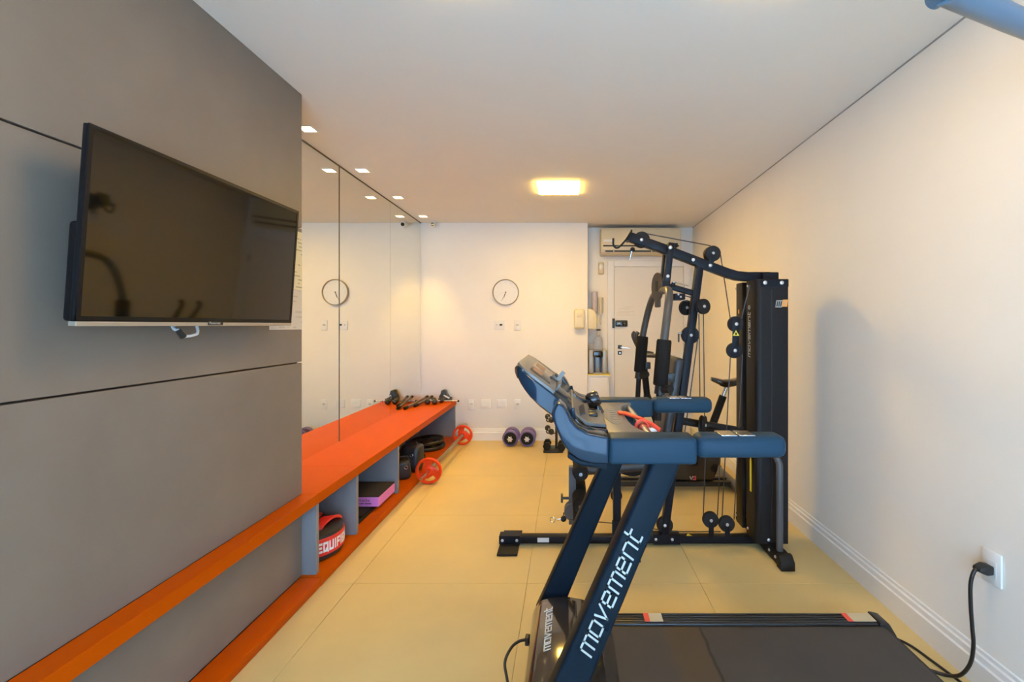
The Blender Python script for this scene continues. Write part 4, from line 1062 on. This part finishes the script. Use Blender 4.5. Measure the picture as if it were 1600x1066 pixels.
def pulley(c, r=0.046, ax=(0, 1, 0), w=0.022, m=RUBBER, b=True):
    ax = Vector(ax).normalized(); c = Vector(c)
    o = G().lathe([(0.004, -w / 2), (r - 0.003, -w / 2), (r, -w / 2 + 0.003), (r, -w * 0.18), (r - 0.007, 0), (r, w * 0.18), (r, w / 2 - 0.003), (r - 0.003, w / 2), (0.004, w / 2)], c, ax, 32).build('pulley', m, gy)
    if b: G().lathe([(0, 0.007), (0.006, 0.0065), (0.0095, 0.003), (0.0095, 0)], c - ax * (w / 2 + 0.0005), -ax, 14).build('bolt', BOLT, o)
    return o
def PX(px, py, y=YF):
    v = at(px, py, y); return (v.x, v.z)

# base
G().box(-0.39, 1.16, YF, YK, 0.015, 0.056, 0.003, 2).build('base_beam', GYM, gy)
G().box(-0.392, -0.278, 2.535, 2.83, 0.001, 0.0145, 0.003, 2).build('floor_plate', RUBBER, gy)
br = G().box(-0.396, -0.272, YF - 0.006, YK + 0.006, 0.0145, 0.062, 0.002, 1).build('end_bracket', GYM, gy)
for x in (-0.376, -0.292): bolt((x, YF - 0.006, 0.037), br)
G().box(-0.172, -0.105, YF - 0.001, YF - 0.0001, 0.024, 0.050).build('sticker', mat('white_sticker', (0.62, 0.62, 0.60), 0.6), gy)
G().box(0.30, 0.40, 2.465, 2.87, 0.001, 0.0145, 0.003, 2).build('floor_plate', RUBBER, gy)
G().box(0.50, 0.66, YF - 0.006, YK + 0.006, 0.012, 0.068, 0.002, 1).build('post_bracket', GYM, gy)
for px in (1024.5, 1050): bolt((*[PX(px, 842)[0]], YF - 0.006, 0.043))
v = PX(1077, 831); G().prism([(v[0] - 0.014, 2.662), (v[0] + 0.02, 2.662), (v[0] + 0.002, 2.69)], 'z', 0.0562, 0.0572).build('warning_sticker', YELLOW, gy)
# seat support bracket
G().box(0.27, 0.315, YF + 0.004, YK - 0.004, 0.056, 0.44, 0.003, 1).build('seat_post', GYM, gy)
G().box(0.262, 0.325, YF - 0.01, YF + 0.003, 0.0565, 0.155, 0.002, 1).build('seat_bracket', GYM, gy)
# rear crossfoot with end caps and round brace
cf_ = G().box(1.125, 1.185, 2.42, 2.98, 0.004, 0.07, 0.004, 2).build('crossfoot', GYM, gy)
G().prism([(2.375, 0.001), (2.43, 0.001), (2.43, 0.074), (2.405, 0.074), (2.375, 0.045)], 'x', 1.118, 1.192, 0.004, 2).build('foot_cap', RUBBER, cf_)
G().prism([(3.02, 0.001), (2.97, 0.001), (2.97, 0.074), (2.99, 0.074), (3.02, 0.045)], 'x', 1.118, 1.192, 0.004, 2).build('foot_cap', RUBBER, cf_)
for y in (2.455, 2.53): bolt((1.125, y, 0.04), cf_, ax=(-1, 0, 0))
G().tube([(1.15, 2.462, 0.068), (1.15, 2.462, 0.50), (1.145, 2.468, 0.55), (1.135, 2.49, 0.58), (1.125, 2.56, 0.59)], 0.0175, 14, smooth=4).build('brace_tube', GREYT, gy)
# main post and top beam
def postx(z): return 0.574 + (z - 0.09) * 0.1314
bar_xz([(postx(0.06), 0.06), (postx(1.66), 1.66)], 0.0215, YF, YK, 'main_post')
BEAM = [PX(985, 369.5), PX(1035, 387), PX(1083, 405.5), PX(1137, 426), PX(1152, 430.5), PX(1168, 432), PX(1204, 432)]
bar_xz(BEAM, 0.026, YF - 0.002, YK + 0.002, 'top_beam')
tb = [o for o in gy.children if o.name.startswith('top_beam')][0]
for px, py in ((1083, 406), (1109.7, 415)):
    v = PX(px, py); bolt((v[0], YF - 0.002, v[1]), tb, 0.010)
v = PX(1062, 381); G().box(v[0] - 0.05, v[0], 2.69, 2.74, v[1] - 0.012, v[1] + 0.012, 0.002, 1).build('stop_block', GYM, gy)
# lat pulley at the beam end, carabiner and hook
v = PX(1002.3, 375, YM); pulley((v[0], YM, v[1]), 0.047, w=0.034, b=False); v = PX(1002.3, 375); bolt((v[0], YF - 0.002, v[1]), tb, 0.010)
v2 = PX(1114.4, 396); pulley((v2[0], YM, v2[1]), 0.046, w=0.05)
vb = PX(1110, 413); bar_xz([vb, v2], 0.016, YF - 0.006, YF - 0.001, 'pulley_bracket')
q0, q1, q2, q3, q4 = PX(986, 362), PX(976, 377), PX(965, 387.5), PX(958.5, 384), PX(958, 373)
G().tube([(q[0], 2.64, q[1]) for q in (q0, q1, q2, q3, q4)], 0.006, 10, smooth=5).build('bar_hook', GYM, gy)
G().prism([PX(979, 375), PX(985.5, 358.5), PX(988, 361), PX(983, 377)], 'y', YF - 0.01, YK + 0.01).build('beam_cap', GYM, gy)
v = PX(988, 390.5); G().ball((v[0], 2.64, v[1]), 0.014).build('cable_stop', RUBBER, gy)
a, b = PX(986.5, 393.5), PX(983.5, 406.5)
G().tube([(a[0], 2.64, a[1]), ((a[0] * 2 + b[0]) / 3, 2.64, (a[1] * 2 + b[1]) / 3), (b[0], 2.64, b[1])], [0.007, 0.006, 0.003], 10).build('carabiner', CHROME, gy)
# hanging press frame
pv = PX(1044.7, 389); pw = PX(1040, 443)
bar_xz([PX(1046.5, 381), pw], 0.018, YF - 0.045, YF - 0.003, 'press_hanger')
bar_xz([PX(1046.5, 381), pw], 0.018, YK + 0.003, YK + 0.045, 'press_hanger')
bolt((pv[0], YF - 0.045, pv[1]), None, 0.011); v = PX(1040.8, 433); bolt((v[0], YF - 0.045, v[1]), None, 0.010)
v = PX(1039, 446); G().box(v[0] - 0.024, v[0] + 0.022, YF - 0.046, YK + 0.046, v[1] - 0.025, v[1] + 0.022, 0.004, 2).build('pivot_block', GYM, gy)
# selector cam plate
camp = []
for k in range(26):
    a = 2 * math.pi * k / 26; camp.append((0.105 * math.cos(a) * 0.55 , 0.062 + 0.085 * math.sin(a)))
v = PX(1028, 449, YM)
TAN = mat('dark_cast_plate', (0.09, 0.075, 0.06), 0.35, metal=0.4)
CMX = Matrix.Translation((v[0], YM - 0.01, v[1])) @ Matrix.Rotation(math.radians(24), 4, 'Z')
G().prism([(p[0] * 0.95, p[1] - 0.062) for p in camp], 'x', -0.012, 0.0, 0.002, 1, CMX).build('cam_plate', TAN, gy)
G().box(-0.0135, -0.0122, -0.012, 0.012, -0.025, 0.035, 0, 1, CMX).build('cam_slot', BLACKP, gy)
G().box(-0.014, 0.006, -0.022, 0.022, -0.12, -0.07, 0.008, 2, CMX).build('cam_tongue', TAN, gy)
# press arms with foam grips
ARM = mat('satin_grey_arm', (0.085, 0.08, 0.075), 0.35, metal=0.35)
arm = G().tube([(0.485, YM + 0.335, 1.05), (0.498, YM + 0.335, 1.20), (0.525, YM + 0.30, 1.36), (0.545, YM + 0.245, 1.455), (0.552, YM + 0.16, 1.485), (0.552, YM, 1.487),
          (0.552, YM - 0.16, 1.485), (0.545, YM - 0.245, 1.455), (0.525, YM - 0.30, 1.36), (0.498, YM - 0.335, 1.20), (0.485, YM - 0.335, 1.05)], 0.0215, 16, smooth=5)
arm.build('press_arm', ARM, gy)
for s in (-1, 1):
    y = YM + s * 0.335
    G().tube([(0.500, y, 1.215), (0.499, y, 1.205), (0.480, y, 0.985), (0.479, y, 0.978)], [0.034, 0.038, 0.038, 0.034], 18).build('foam_grip', FOAM, gy)
    G().cyl((0.4795, y, 0.978), (0.474, y, 0.935), 0.027, 18).build('grip_collar', BLACKP, gy)
    G().tube([(0.474, y, 0.935), (0.467, y, 0.80)], [0.016, 0.017], 14).build('handle_grip', RUBBER, gy)
    G().tube([(0.480, y, 0.957), (0.492, y - 0.02, 0.962), (0.515, y - 0.075, 0.972)], [0.020, 0.020, 0.020], 14).build('side_handle', RUBBER, gy)
    G().box(0.515, 0.55, y - 0.02, y + 0.02, 1.0, 1.045, 0.004, 2).build('arm_stop', BLACKP, gy)
# short link tube between post and press frame
bar_xz([PX(1047, 447), PX(1086, 458)], 0.0155, YF + 0.004, YK - 0.004, 'link_tube')
v = PX(1052.5, 441); bar_xz([PX(1052, 448), v], 0.011, YF - 0.004, YF + 0.006, 'link_lug'); bolt((v[0], YF - 0.004, v[1]), None, 0.006)
a, b = PX(1054, 440.5), PX(1076, 447); G().cyl((a[0], YF, a[1]), (b[0], YF, b[1]), 0.003, 8).build('pull_pin', CHROME, gy)
v = PX(1060, 464); G().box(v[0] - 0.03, v[0] + 0.033, YF - 0.03, YK + 0.03, v[1] - 0.018, v[1] + 0.018, 0.003, 2).build('cable_clevis', GYM, gy)
for dx in (-0.008, 0.006): bolt((v[0] + dx, YF - 0.03, v[1] + 0.004 - dx), None, 0.006)
# swivel pulleys on the post
v = PX(1095.5, 479.5); pulley((v[0], YF - 0.04, v[1]), 0.044, ax=(-0.35, 1, 0))
v = PX(1079, 480); pulley((v[0], YK + 0.05, v[1]), 0.046, ax=(-0.3, 1, 0))
v = PX(1091, 480); G().box(v[0] - 0.012, v[0] + 0.038, YF - 0.03, YK + 0.03, v[1] - 0.02, v[1] + 0.02, 0.004, 2).build('swivel_block', GYM, gy)
v = PX(1080, 524); pulley((v[0], YM, v[1]), 0.051, w=0.034, m=GYM, b=False); bolt((v[0], YF, v[1]), None, 0.009)
G().cyl((PX(1061, 521)[0], YM, PX(1061, 521)[1]), (PX(1078, 521)[0], YM, PX(1078, 521)[1]), 0.006, 10).build('adjuster_pin', CHROME, gy)
G().tube([(PX(1062, 521)[0], YM, PX(1062, 521)[1]), (PX(1062, 535)[0], YM, PX(1062, 535)[1])], 0.005, 8).build('adjuster_pin', TAN, gy)
# backrest and seat
def pad(p0, p1, th, y0, y1, name):
    p0 = Vector((p0[0], 0, p0[1])); p1 = Vector((p1[0], 0, p1[1])); t = (p1 - p0).normalized(); n = Vector((-t.z, 0, t.x))
    L = (p1 - p0).length
    M = Matrix(((t.x, 0, n.x, p0.x), (0, 1, 0, 0), (t.z, 0, n.z, p0.z), (0, 0, 0, 1)))
    return G().box(0, L, y0, y1, -th / 2, th / 2, min(0.022, th * 0.4), 4, M).build(name, VINYL, gy)
pad((0.552, 0.62), (0.632, 1.105), 0.056, YM - 0.14, YM + 0.14, 'backrest')
G().box(0.58, 0.68, YM - 0.02, YM + 0.02, 0.80, 0.84).build('backrest_bracket', GYM, gy)
pad((0.10, 0.475), (0.50, 0.505), 0.05, YM - 0.15, YM + 0.15, 'seat')
bar_xz([(0.03, 0.435), (0.60, 0.455)], 0.018, YF, YK, 'seat_frame')
# leg developer
G().box(0.010, 0.052, YF + 0.002, YK - 0.002, 0.125, 0.46, 0.003, 1).build('leg_lever', GREYT, gy)
for (x, z) in ((0.075, 0.475), (0.072, 0.30), (0.075, 0.225)):
    a = 1 if z > 0.25 else 0
    for s in (-1, 1):
        if z < 0.25 and s > 0: continue
        G().lathe([(0.008, 0), (0.034, 0), (0.042, 0.01), (0.042, 0.15), (0.034, 0.16), (0.008, 0.16)], (x, YM + s * 0.03, z), (0, s, 0), 20).build('foam_roller', FOAM, gy)
    G().cyl((x, YM - 0.20, z), (x, YM + 0.20, z), 0.010, 12).build('roller_axle', CHROME, gy)
G().cyl((0.075, YM - 0.192, 0.225), (0.075, YM - 0.198, 0.225), 0.03, 20).build('roller_cap', GREYT, gy)
pulley((0.035, YM - 0.0, 0.20), 0.052, w=0.06, m=GREYT, b=False)
G().cyl((-0.03, YM, 0.272), (0.01, YM, 0.272), 0.008, 10).build('lock_knob_stem', BLACKP, gy)
G().cyl((-0.036, YM, 0.272), (-0.024, YM, 0.272), 0.026, 16).build('lock_knob', BLACKP, gy)
v = PX(880.5, 811); G().ball((v[0], YF, v[1]), 0.017).build('cable_stop', RUBBER, gy)
a, b = PX(878, 811), PX(871, 812); G().cyl((a[0], YF, a[1]), (b[0], YF, b[1]), 0.0055, 10).build('cable_end', CHROME, gy)
v = PX(863.5, 812.5); G().torus((v[0], YF, v[1]), 0.0145, 0.0025, (0.2, 1, 0)).build('cable_ring', CHROME, gy)
# mid tube to the weight stack, with a swivel pulley
a, b = at(1066, 658, YM), at(1160, 674, YM)
G().tube([a, b], 0.0225, 16).build('mid_tube', GYMB, gy)
v = at(1099, 665, YF - 0.03); pulley((v.x, YF - 0.02, v.z), 0.055, ax=(-0.9, 0.5, 0), w=0.03)
v = at(1101, 684, YF - 0.02); G().box(v.x - 0.022, v.x + 0.022, YF - 0.04, YF + 0.01, v.z - 0.03, v.z + 0.012, 0.004, 2).build('pulley_foot', GYM, gy)
# base pulleys
for px, py in ((1110.4, 812.6), (1135.5, 819.0)):
    v = PX(px, py); pulley((v[0], YM - 0.02, v[1]), 0.0455, w=0.03)
v = PX(1038.5, 820, YM); pulley((v[0], YM, v[1]), 0.047, w=0.034, b=False); v = PX(1039, 821.5); bolt((v[0], YF, v[1]), None, 0.009)
for px, py in ((1110.4, 812.6), (1135.5, 819.0)):
    v = PX(px, py); bar_xz([(v[0], 0.05), (v[0], v[1])], 0.015, YF - 0.014, YF - 0.008, 'pulley_bracket')
# floating double pulley with warning triangle
va, vb_ = PX(1150.4, 506.5, 2.60), PX(1148.4, 548, 2.60)
pulley((va[0], 2.615, va[1]), 0.0445); pulley((vb_[0], 2.615, vb_[1]), 0.0445)
lp = bar_xz([(va[0], va[1] + 0.03), (vb_[0], vb_[1] - 0.03)], 0.019, 2.596, 2.602, 'link_plate', GYM, 0.001)
for q in (va, vb_): bolt((q[0], 2.596, q[1]), lp, 0.010)
tc = PX(1150, 521, 2.595)
G().prism([(tc[0] - 0.019, tc[1] - 0.014), (tc[0] + 0.019, tc[1] - 0.014), (tc[0], tc[1] + 0.018)], 'y', 2.5945, 2.5958).build('warning_triangle', YELLOW, lp)
G().box(tc[0] - 0.005, tc[0] + 0.005, 2.5938, 2.5944, tc[1] - 0.010, tc[1] + 0.004).build('warning_mark', BLACKP, lp)
# weight stack shrouds
SX0, SX1, STZ = 1.06, 1.24, 1.548
def shroud(y0, y1, front):
    c = 0.03
    if front: poly = [(SX0, y1), (SX0, y0 + c * 0.8), (SX0 + 0.008, y0 + 0.008), (SX0 + c, y0), (SX1, y0), (SX1, y1)]
    else: poly = [(SX0, y0), (SX1, y0), (SX1, y1), (SX0 + c, y1), (SX0, y1 - c)]
    return G().prism(poly, 'z', 0.062, STZ, 0.002, 1).build('weight_shroud', GYMB, gy)
s1 = shroud(2.55, 2.69, True); s2 = shroud(2.752, 2.88, False)
G().box(1.144, 1.149, 2.5475, 2.5495, 0.07, STZ - 0.06, 0, 1).build('shroud_seam', BLACKP, s1)
sp_ = G().box(1.085, 1.24, 2.546, 2.5497, STZ - 0.045, STZ - 0.002, 0.001, 1).build('shroud_strap', GYM, s1)
for px in (1195, 1221): 
    v = at(px, 442, 2.55); bolt((v.x, 2.546, v.z), sp_, 0.011)
for z in (STZ - 0.03,):
    bolt((SX0, 2.665, z), s1, 0.008, (-1, 0, 0)); bolt((SX0, 2.85, z), s2, 0.008, (-1, 0, 0))
for yy, zz in ((2.665, 0.10), (2.85, 0.10)): bolt((SX0, yy, zz), gy, 0.008, (-1, 0, 0))
bolt((1.13, 2.55, 0.085), s1, 0.009)
# plates of the stack, seen in the gap
for k in range(14):
    z = 0.12 + k * 0.036
    G().box(SX0 + 0.02, SX1 - 0.01, 2.6905, 2.7515, z, z + 0.034, 0.002, 1).build('stack_plate', BLACKP, gy)
for x in (1.10, 1.20):
    G().cyl((x, 2.72, 0.62), (x, 2.72, STZ), 0.010, 12).build('guide_rod', CHROME, gy)
G().box(1.09, 1.225, 2.60, 2.86, 0.05, 0.119, 0.003, 1).build('stack_base', GYM, gy)
G().box(1.13, 1.225, 2.63, 2.80, STZ + 0.0005, STZ + 0.048, 0.004, 1).build('stack_cap', GYM, gy)
# lettering and badges on the shroud
sz = 0.025
lettering('movement', sz, 0.18, plane_fn((SX0 - 0.0003, 2.632, 1.105), (0, 0, 1), (0, 1, 0)), shear=0.15).build('shroud_lettering', LETTER, s1)
G().torus((SX0 - 0.001, 2.645, 1.392), 0.011, 0.002, (1, 0, 0), 20, 6).build('shroud_emblem', LETTER, s1)
e0 = at(1211.5, 480.5, 2.5485)
f_ = 0.25
def badge_poly(x0, x1, z0, z1): return [(x0 + f_ * 0.0, z0), (x1, z0), (x1 + 0.006, z1), (x0 + 0.006, z1)]
bg_ = G().prism(badge_poly(e0.x, e0.x + 0.036, e0.z, e0.z + 0.040), 'y', 2.5482, 2.5498, 0.0006, 1).build('emblem', LETTER, s1)
for k in range(3):
    G().prism(badge_poly(e0.x + 0.0045 + 0.0105 * k, e0.x + 0.011 + 0.0105 * k, e0.z + 0.005, e0.z + 0.035), 'y', 2.5472, 2.5481).build('emblem_stripe', BLACKP, bg_)
G().prism(badge_poly(e0.x + 0.037, e0.x + 0.066, e0.z + 0.004, e0.z + 0.044), 'y', 2.5482, 2.5498, 0.0006, 1).build('emblem_square', ORANGE, s1)
G().prism([(e0.x + 0.045, e0.z + 0.012), (e0.x + 0.050, e0.z + 0.012), (e0.x + 0.062, e0.z + 0.036), (e0.x + 0.057, e0.z + 0.036)], 'y', 2.5474, 2.5481).build('emblem_mark', LETTER, s1)
G().prism([(2.615, 0.33), (2.638, 0.33), (2.638, 0.50), (2.6265, 0.545), (2.615, 0.50)], 'x', SX0 - 0.0014, SX0 - 0.0002).build('warning_strip', YELLOW, s1)
G().box(SX0 - 0.0014, SX0 - 0.0002, 2.80, 2.815, 1.36, 1.385).build('side_sticker', ORANGE, s2)
# cables
CABLE = mat('steel_cable_sheath', (0.03, 0.02, 0.015), 0.4)
def cable(pts, y=YM, ys=None):
    P = [at(px, py, y if len(t) < 1 else t[0]) for px, py, *t in pts]
    G().tube(P, 0.0032, 6).build('cable', CABLE, gy)
cable([(1006, 364.5), (1110, 384)])
cable([(1126, 399), (1141, 498, 2.62)])
cable([(1141.5, 553, 2.62), (1128, 812)])
cable([(1158, 500, 2.62), (1172, 445, 2.62)])
cable([(1160, 555, 2.62), (1155, 660, 2.66), (1147, 812)])
cable([(1069, 462), (1088, 467)]); cable([(1068, 470), (1076, 471.5)])
cable([(1099, 490, 2.61), (1101, 660, 2.61)]); cable([(1092, 490, 2.64), (1094, 645)])
cable([(1090, 531), (1078, 620), (1070, 675)])
cable([(1103, 690), (1099, 805)]); cable([(1126, 700), (1121, 806)])
cable([(890, 812, 2.645), (960, 818, 2.645), (1030, 828, 2.65)], 2.645); cable([(1040, 831), (1126, 831)])
cable([(881, 801, 2.645), (880, 808, 2.645)])

# ================================================================== SPIN BIKE
YBK = 3.60
bk = thing('spin_bike', 'black spin bike standing behind the multi gym', 'exercise bike', (0.85, YBK, 0))
for x in (0.36, 1.30):
    st = G().cyl((x, YBK - 0.27, 0.045), (x, YBK + 0.33, 0.045), 0.036, 20).build('stabilizer', GREYT, bk)
    for y in (YBK - 0.285, YBK + 0.33):
        G().cyl((x, y, 0.045), (x, y + 0.02, 0.045), 0.0425, 20).build('foot_cap', RUBBER, st)
G().box(0.36, 1.30, YBK - 0.07, YBK - 0.03, 0.035, 0.072, 0.003, 1).build('base_bar', BLACKP, bk)
G().box(0.36, 1.30, YBK + 0.03, YBK + 0.07, 0.035, 0.072, 0.003, 1).build('base_bar', BLACKP, bk)
gp = [(0.76, 0.075), (1.145, 0.075), (1.19, 0.20), (1.235, 0.40), (1.16, 0.44), (0.95, 0.36), (0.78, 0.30)]
gd = G().prism(gp, 'y', YBK - 0.055, YBK + 0.055, 0.012, 3).build('drive_guard', BLACKG, bk)
v = at(1078, 750, YBK - 0.056)
lettering('V', 0.026, 0.24, plane_fn((v.x, YBK - 0.0555, v.z), (1, 0, 0), (0, 0, 1))).build('guard_letter', LETTER, gd)
lettering('3', 0.026, 0.26, plane_fn((v.x + 0.026, YBK - 0.0555, v.z), (1, 0, 0), (0, 0, 1))).build('guard_letter', REDSTK, gd)
G().tube([(1.10, YBK, 0.36), (1.235, YBK, 0.73)], 0.030, 14).build('seat_tube', GYM, bk)
G().tube([(1.235, YBK, 0.73), (1.262, YBK, 0.80)], 0.018, 14).build('seat_post', CHROME, bk)
sd = G()
sdl = []
for (x, hw, z, th) in ((1.14, 0.018, 0.878, 0.030), (1.18, 0.026, 0.872, 0.045), (1.23, 0.045, 0.860, 0.055), (1.29, 0.085, 0.862, 0.060), (1.35, 0.105, 0.872, 0.055), (1.385, 0.085, 0.876, 0.03)):
    sdl.append([sd.bm.verts.new((x, YBK + hw * math.cos(a), z - th / 2 + th / 2 * math.sin(a))) for a in [2 * math.pi * k / 16 for k in range(16)]])
for a, b in zip(sdl, sdl[1:]):
    for k in range(16): sd.bm.faces.new([a[k], a[(k + 1) % 16], b[(k + 1) % 16], b[k]])
sd.bm.faces.new(sdl[0]); sd.bm.faces.new(list(reversed(sdl[-1])))
sd.build('saddle', BLACKG, bk, 60)
G().tube([(1.19, YBK - 0.02, 0.835), (1.235, YBK - 0.02, 0.805), (1.30, YBK - 0.03, 0.81), (1.335, YBK - 0.03, 0.825)], 0.005, 8, smooth=4).build('saddle_rail', BLACKP, bk)
G().tube([(1.19, YBK + 0.02, 0.835), (1.235, YBK + 0.02, 0.805), (1.30, YBK + 0.03, 0.81), (1.335, YBK + 0.03, 0.825)], 0.005, 8, smooth=4).build('saddle_rail', BLACKP, bk)
# front: flywheel, fork and handlebar
G().lathe([(0.03, -0.012), (0.17, -0.012), (0.175, -0.028), (0.215, -0.028), (0.22, -0.022), (0.22, 0.022), (0.215, 0.028), (0.175, 0.028), (0.17, 0.012), (0.03, 0.012)], (0.52, YBK, 0.32), (0, 1, 0), 40, closed=True).build('flywheel', GYM, bk)
for s in (-1, 1):
    G().tube([(0.52, YBK + s * 0.05, 0.32), (0.60, YBK + s * 0.045, 0.62), (0.63, YBK, 0.74)], 0.016, 12).build('fork', GYM, bk)
G().tube([(0.80, YBK, 0.28), (0.66, YBK, 0.66), (0.63, YBK, 0.74)], 0.028, 14).build('frame_tube', GYM, bk)
G().tube([(0.78, YBK, 0.26), (1.12, YBK, 0.42)], 0.028, 14).build('frame_tube', GYM, bk)
G().tube([(0.635, YBK, 0.72), (0.60, YBK, 1.04)], 0.026, 14).build('handlebar_post', GYM, bk)
hbm = mat('satin_dark_handlebar', (0.045, 0.042, 0.04), 0.4)
G().tube([(0.72, YBK - 0.20, 1.05), (0.66, YBK - 0.20, 1.06), (0.60, YBK - 0.14, 1.06), (0.60, YBK, 1.06), (0.60, YBK + 0.14, 1.06), (0.66, YBK + 0.20, 1.06), (0.72, YBK + 0.20, 1.05)], 0.016, 12, smooth=5).build('handlebar', hbm, bk)
for s in (-1, 1):
    G().tube([(0.62, YBK + s * 0.06, 1.06), (0.58, YBK + s * 0.075, 1.10), (0.535, YBK + s * 0.085, 1.20), (0.55, YBK + s * 0.085, 1.235)], 0.016, 12, smooth=4).build('bar_horn', hbm, bk)
    G().tube([(0.80, YBK + s * 0.06, 0.26), (0.80 + s * 0.10, YBK + s * 0.065, 0.26 - s * 0.13)], 0.011, 10).build('crank', CHROME, bk)
    G().box(0.76 + s * 0.10, 0.85 + s * 0.10, min(YBK + s * 0.075, YBK + s * 0.16), max(YBK + s * 0.075, YBK + s * 0.16), 0.245 - s * 0.13, 0.27 - s * 0.13, 0.006, 2).build('pedal', BLACKP, bk)

# ================================================================== CORDS, OUTLET, OVERHEAD BAR
oy0, oy1 = 1.543, 1.615
wo = thing('wall_outlet', 'tall white outlet plate with black plug low on the right wall', 'outlet', (XR, 1.58, 0.385))
G().box(XR - 0.009, XR - 0.0005, oy0, oy1, 0.392, 0.506, 0.003, 2).build('cover_plate', WHITEP, wo)
G().box(XR - 0.0105, XR - 0.0085, oy0 + 0.016, oy1 - 0.016, 0.415, 0.475, 0.002, 1).build('socket_face', WHITEP, wo)
pc = thing('power_cord', 'black power cord plugged into the right wall outlet and running under the treadmill', 'power cord', (1.44, 1.6, 0))
G().prism([(1.468, 0.428), (1.468, 0.458), (1.445, 0.462), (1.420, 0.450), (1.418, 0.438), (1.445, 0.426)], 'y', 1.562, 1.596, 0.005, 2).build('plug', BLACKP, pc)
G().tube([(1.424, 1.579, 0.443), (1.412, 1.580, 0.432), (1.402, 1.581, 0.39), (1.404, 1.583, 0.32), (1.412, 1.586, 0.24), (1.420, 1.59, 0.17), (1.418, 1.60, 0.10), (1.405, 1.625, 0.04), (1.385, 1.66, 0.012), (1.35, 1.69, 0.0065), (1.30, 1.72, 0.0065), (1.22, 1.74, 0.0065)], 0.0062, 10, smooth=6).build('cord', BLACKP, pc)
pc2 = tag(G().tube([(1.20, 1.90, 0.0056), (1.32, 1.875, 0.0056), (1.372, 1.83, 0.0056), (1.395, 1.74, 0.0056), (1.418, 1.62, 0.0056), (1.43, 1.50, 0.0056), (1.43, 1.2, 0.0056)], 0.005, 8, smooth=6).build('floor_cable', BLACKP), 'black cable lying on the floor round the treadmill end', 'cable')
pc3 = tag(G().tube([(-0.151, 1.63, 0.162), (-0.172, 1.62, 0.163), (-0.196, 1.60, 0.155), (-0.213, 1.56, 0.134), (-0.200, 1.52, 0.105), (-0.180, 1.47, 0.06), (-0.172, 1.40, 0.02), (-0.170, 1.33, 0.0055), (-0.17, 1.0, 0.0055)], 0.005, 8, smooth=6).build('motor_cable', BLACKP), 'black cable looping out of the treadmill motor cover', 'cable')

pb = thing('pull_up_bar', 'pale blue wall mounted pull up bar overhead at the top right', 'pull up bar', (1.48, 0.6, 1.9))
A1, B1 = Vector((0.77, 0.925, 1.972)), Vector((1.478, 1.30, 2.085))
arm_ = G().tube([A1, A1.lerp(B1, 0.5) + Vector((0, 0, -0.006)), B1], 0.027, 20, smooth=8).build('bracket_arm', STEELBLUE, pb)
A2, B2 = Vector((0.77, -0.30, 1.972)), Vector((1.478, -0.67, 2.085))
G().tube([A2, B2], 0.027, 20).build('bracket_arm', STEELBLUE, pb)
G().cyl(A1 + Vector((0, 0.03, 0)), A2 - Vector((0, 0.03, 0)), 0.020, 20).build('grip_bar', STEELBLUE, pb)
for q in (B1, B2):
    G().box(XR - 0.008, XR - 0.0005, q.y - 0.06, q.y + 0.06, q.z - 0.08, q.z + 0.08, 0.002, 1).build('wall_plate', STEELBLUE, pb)
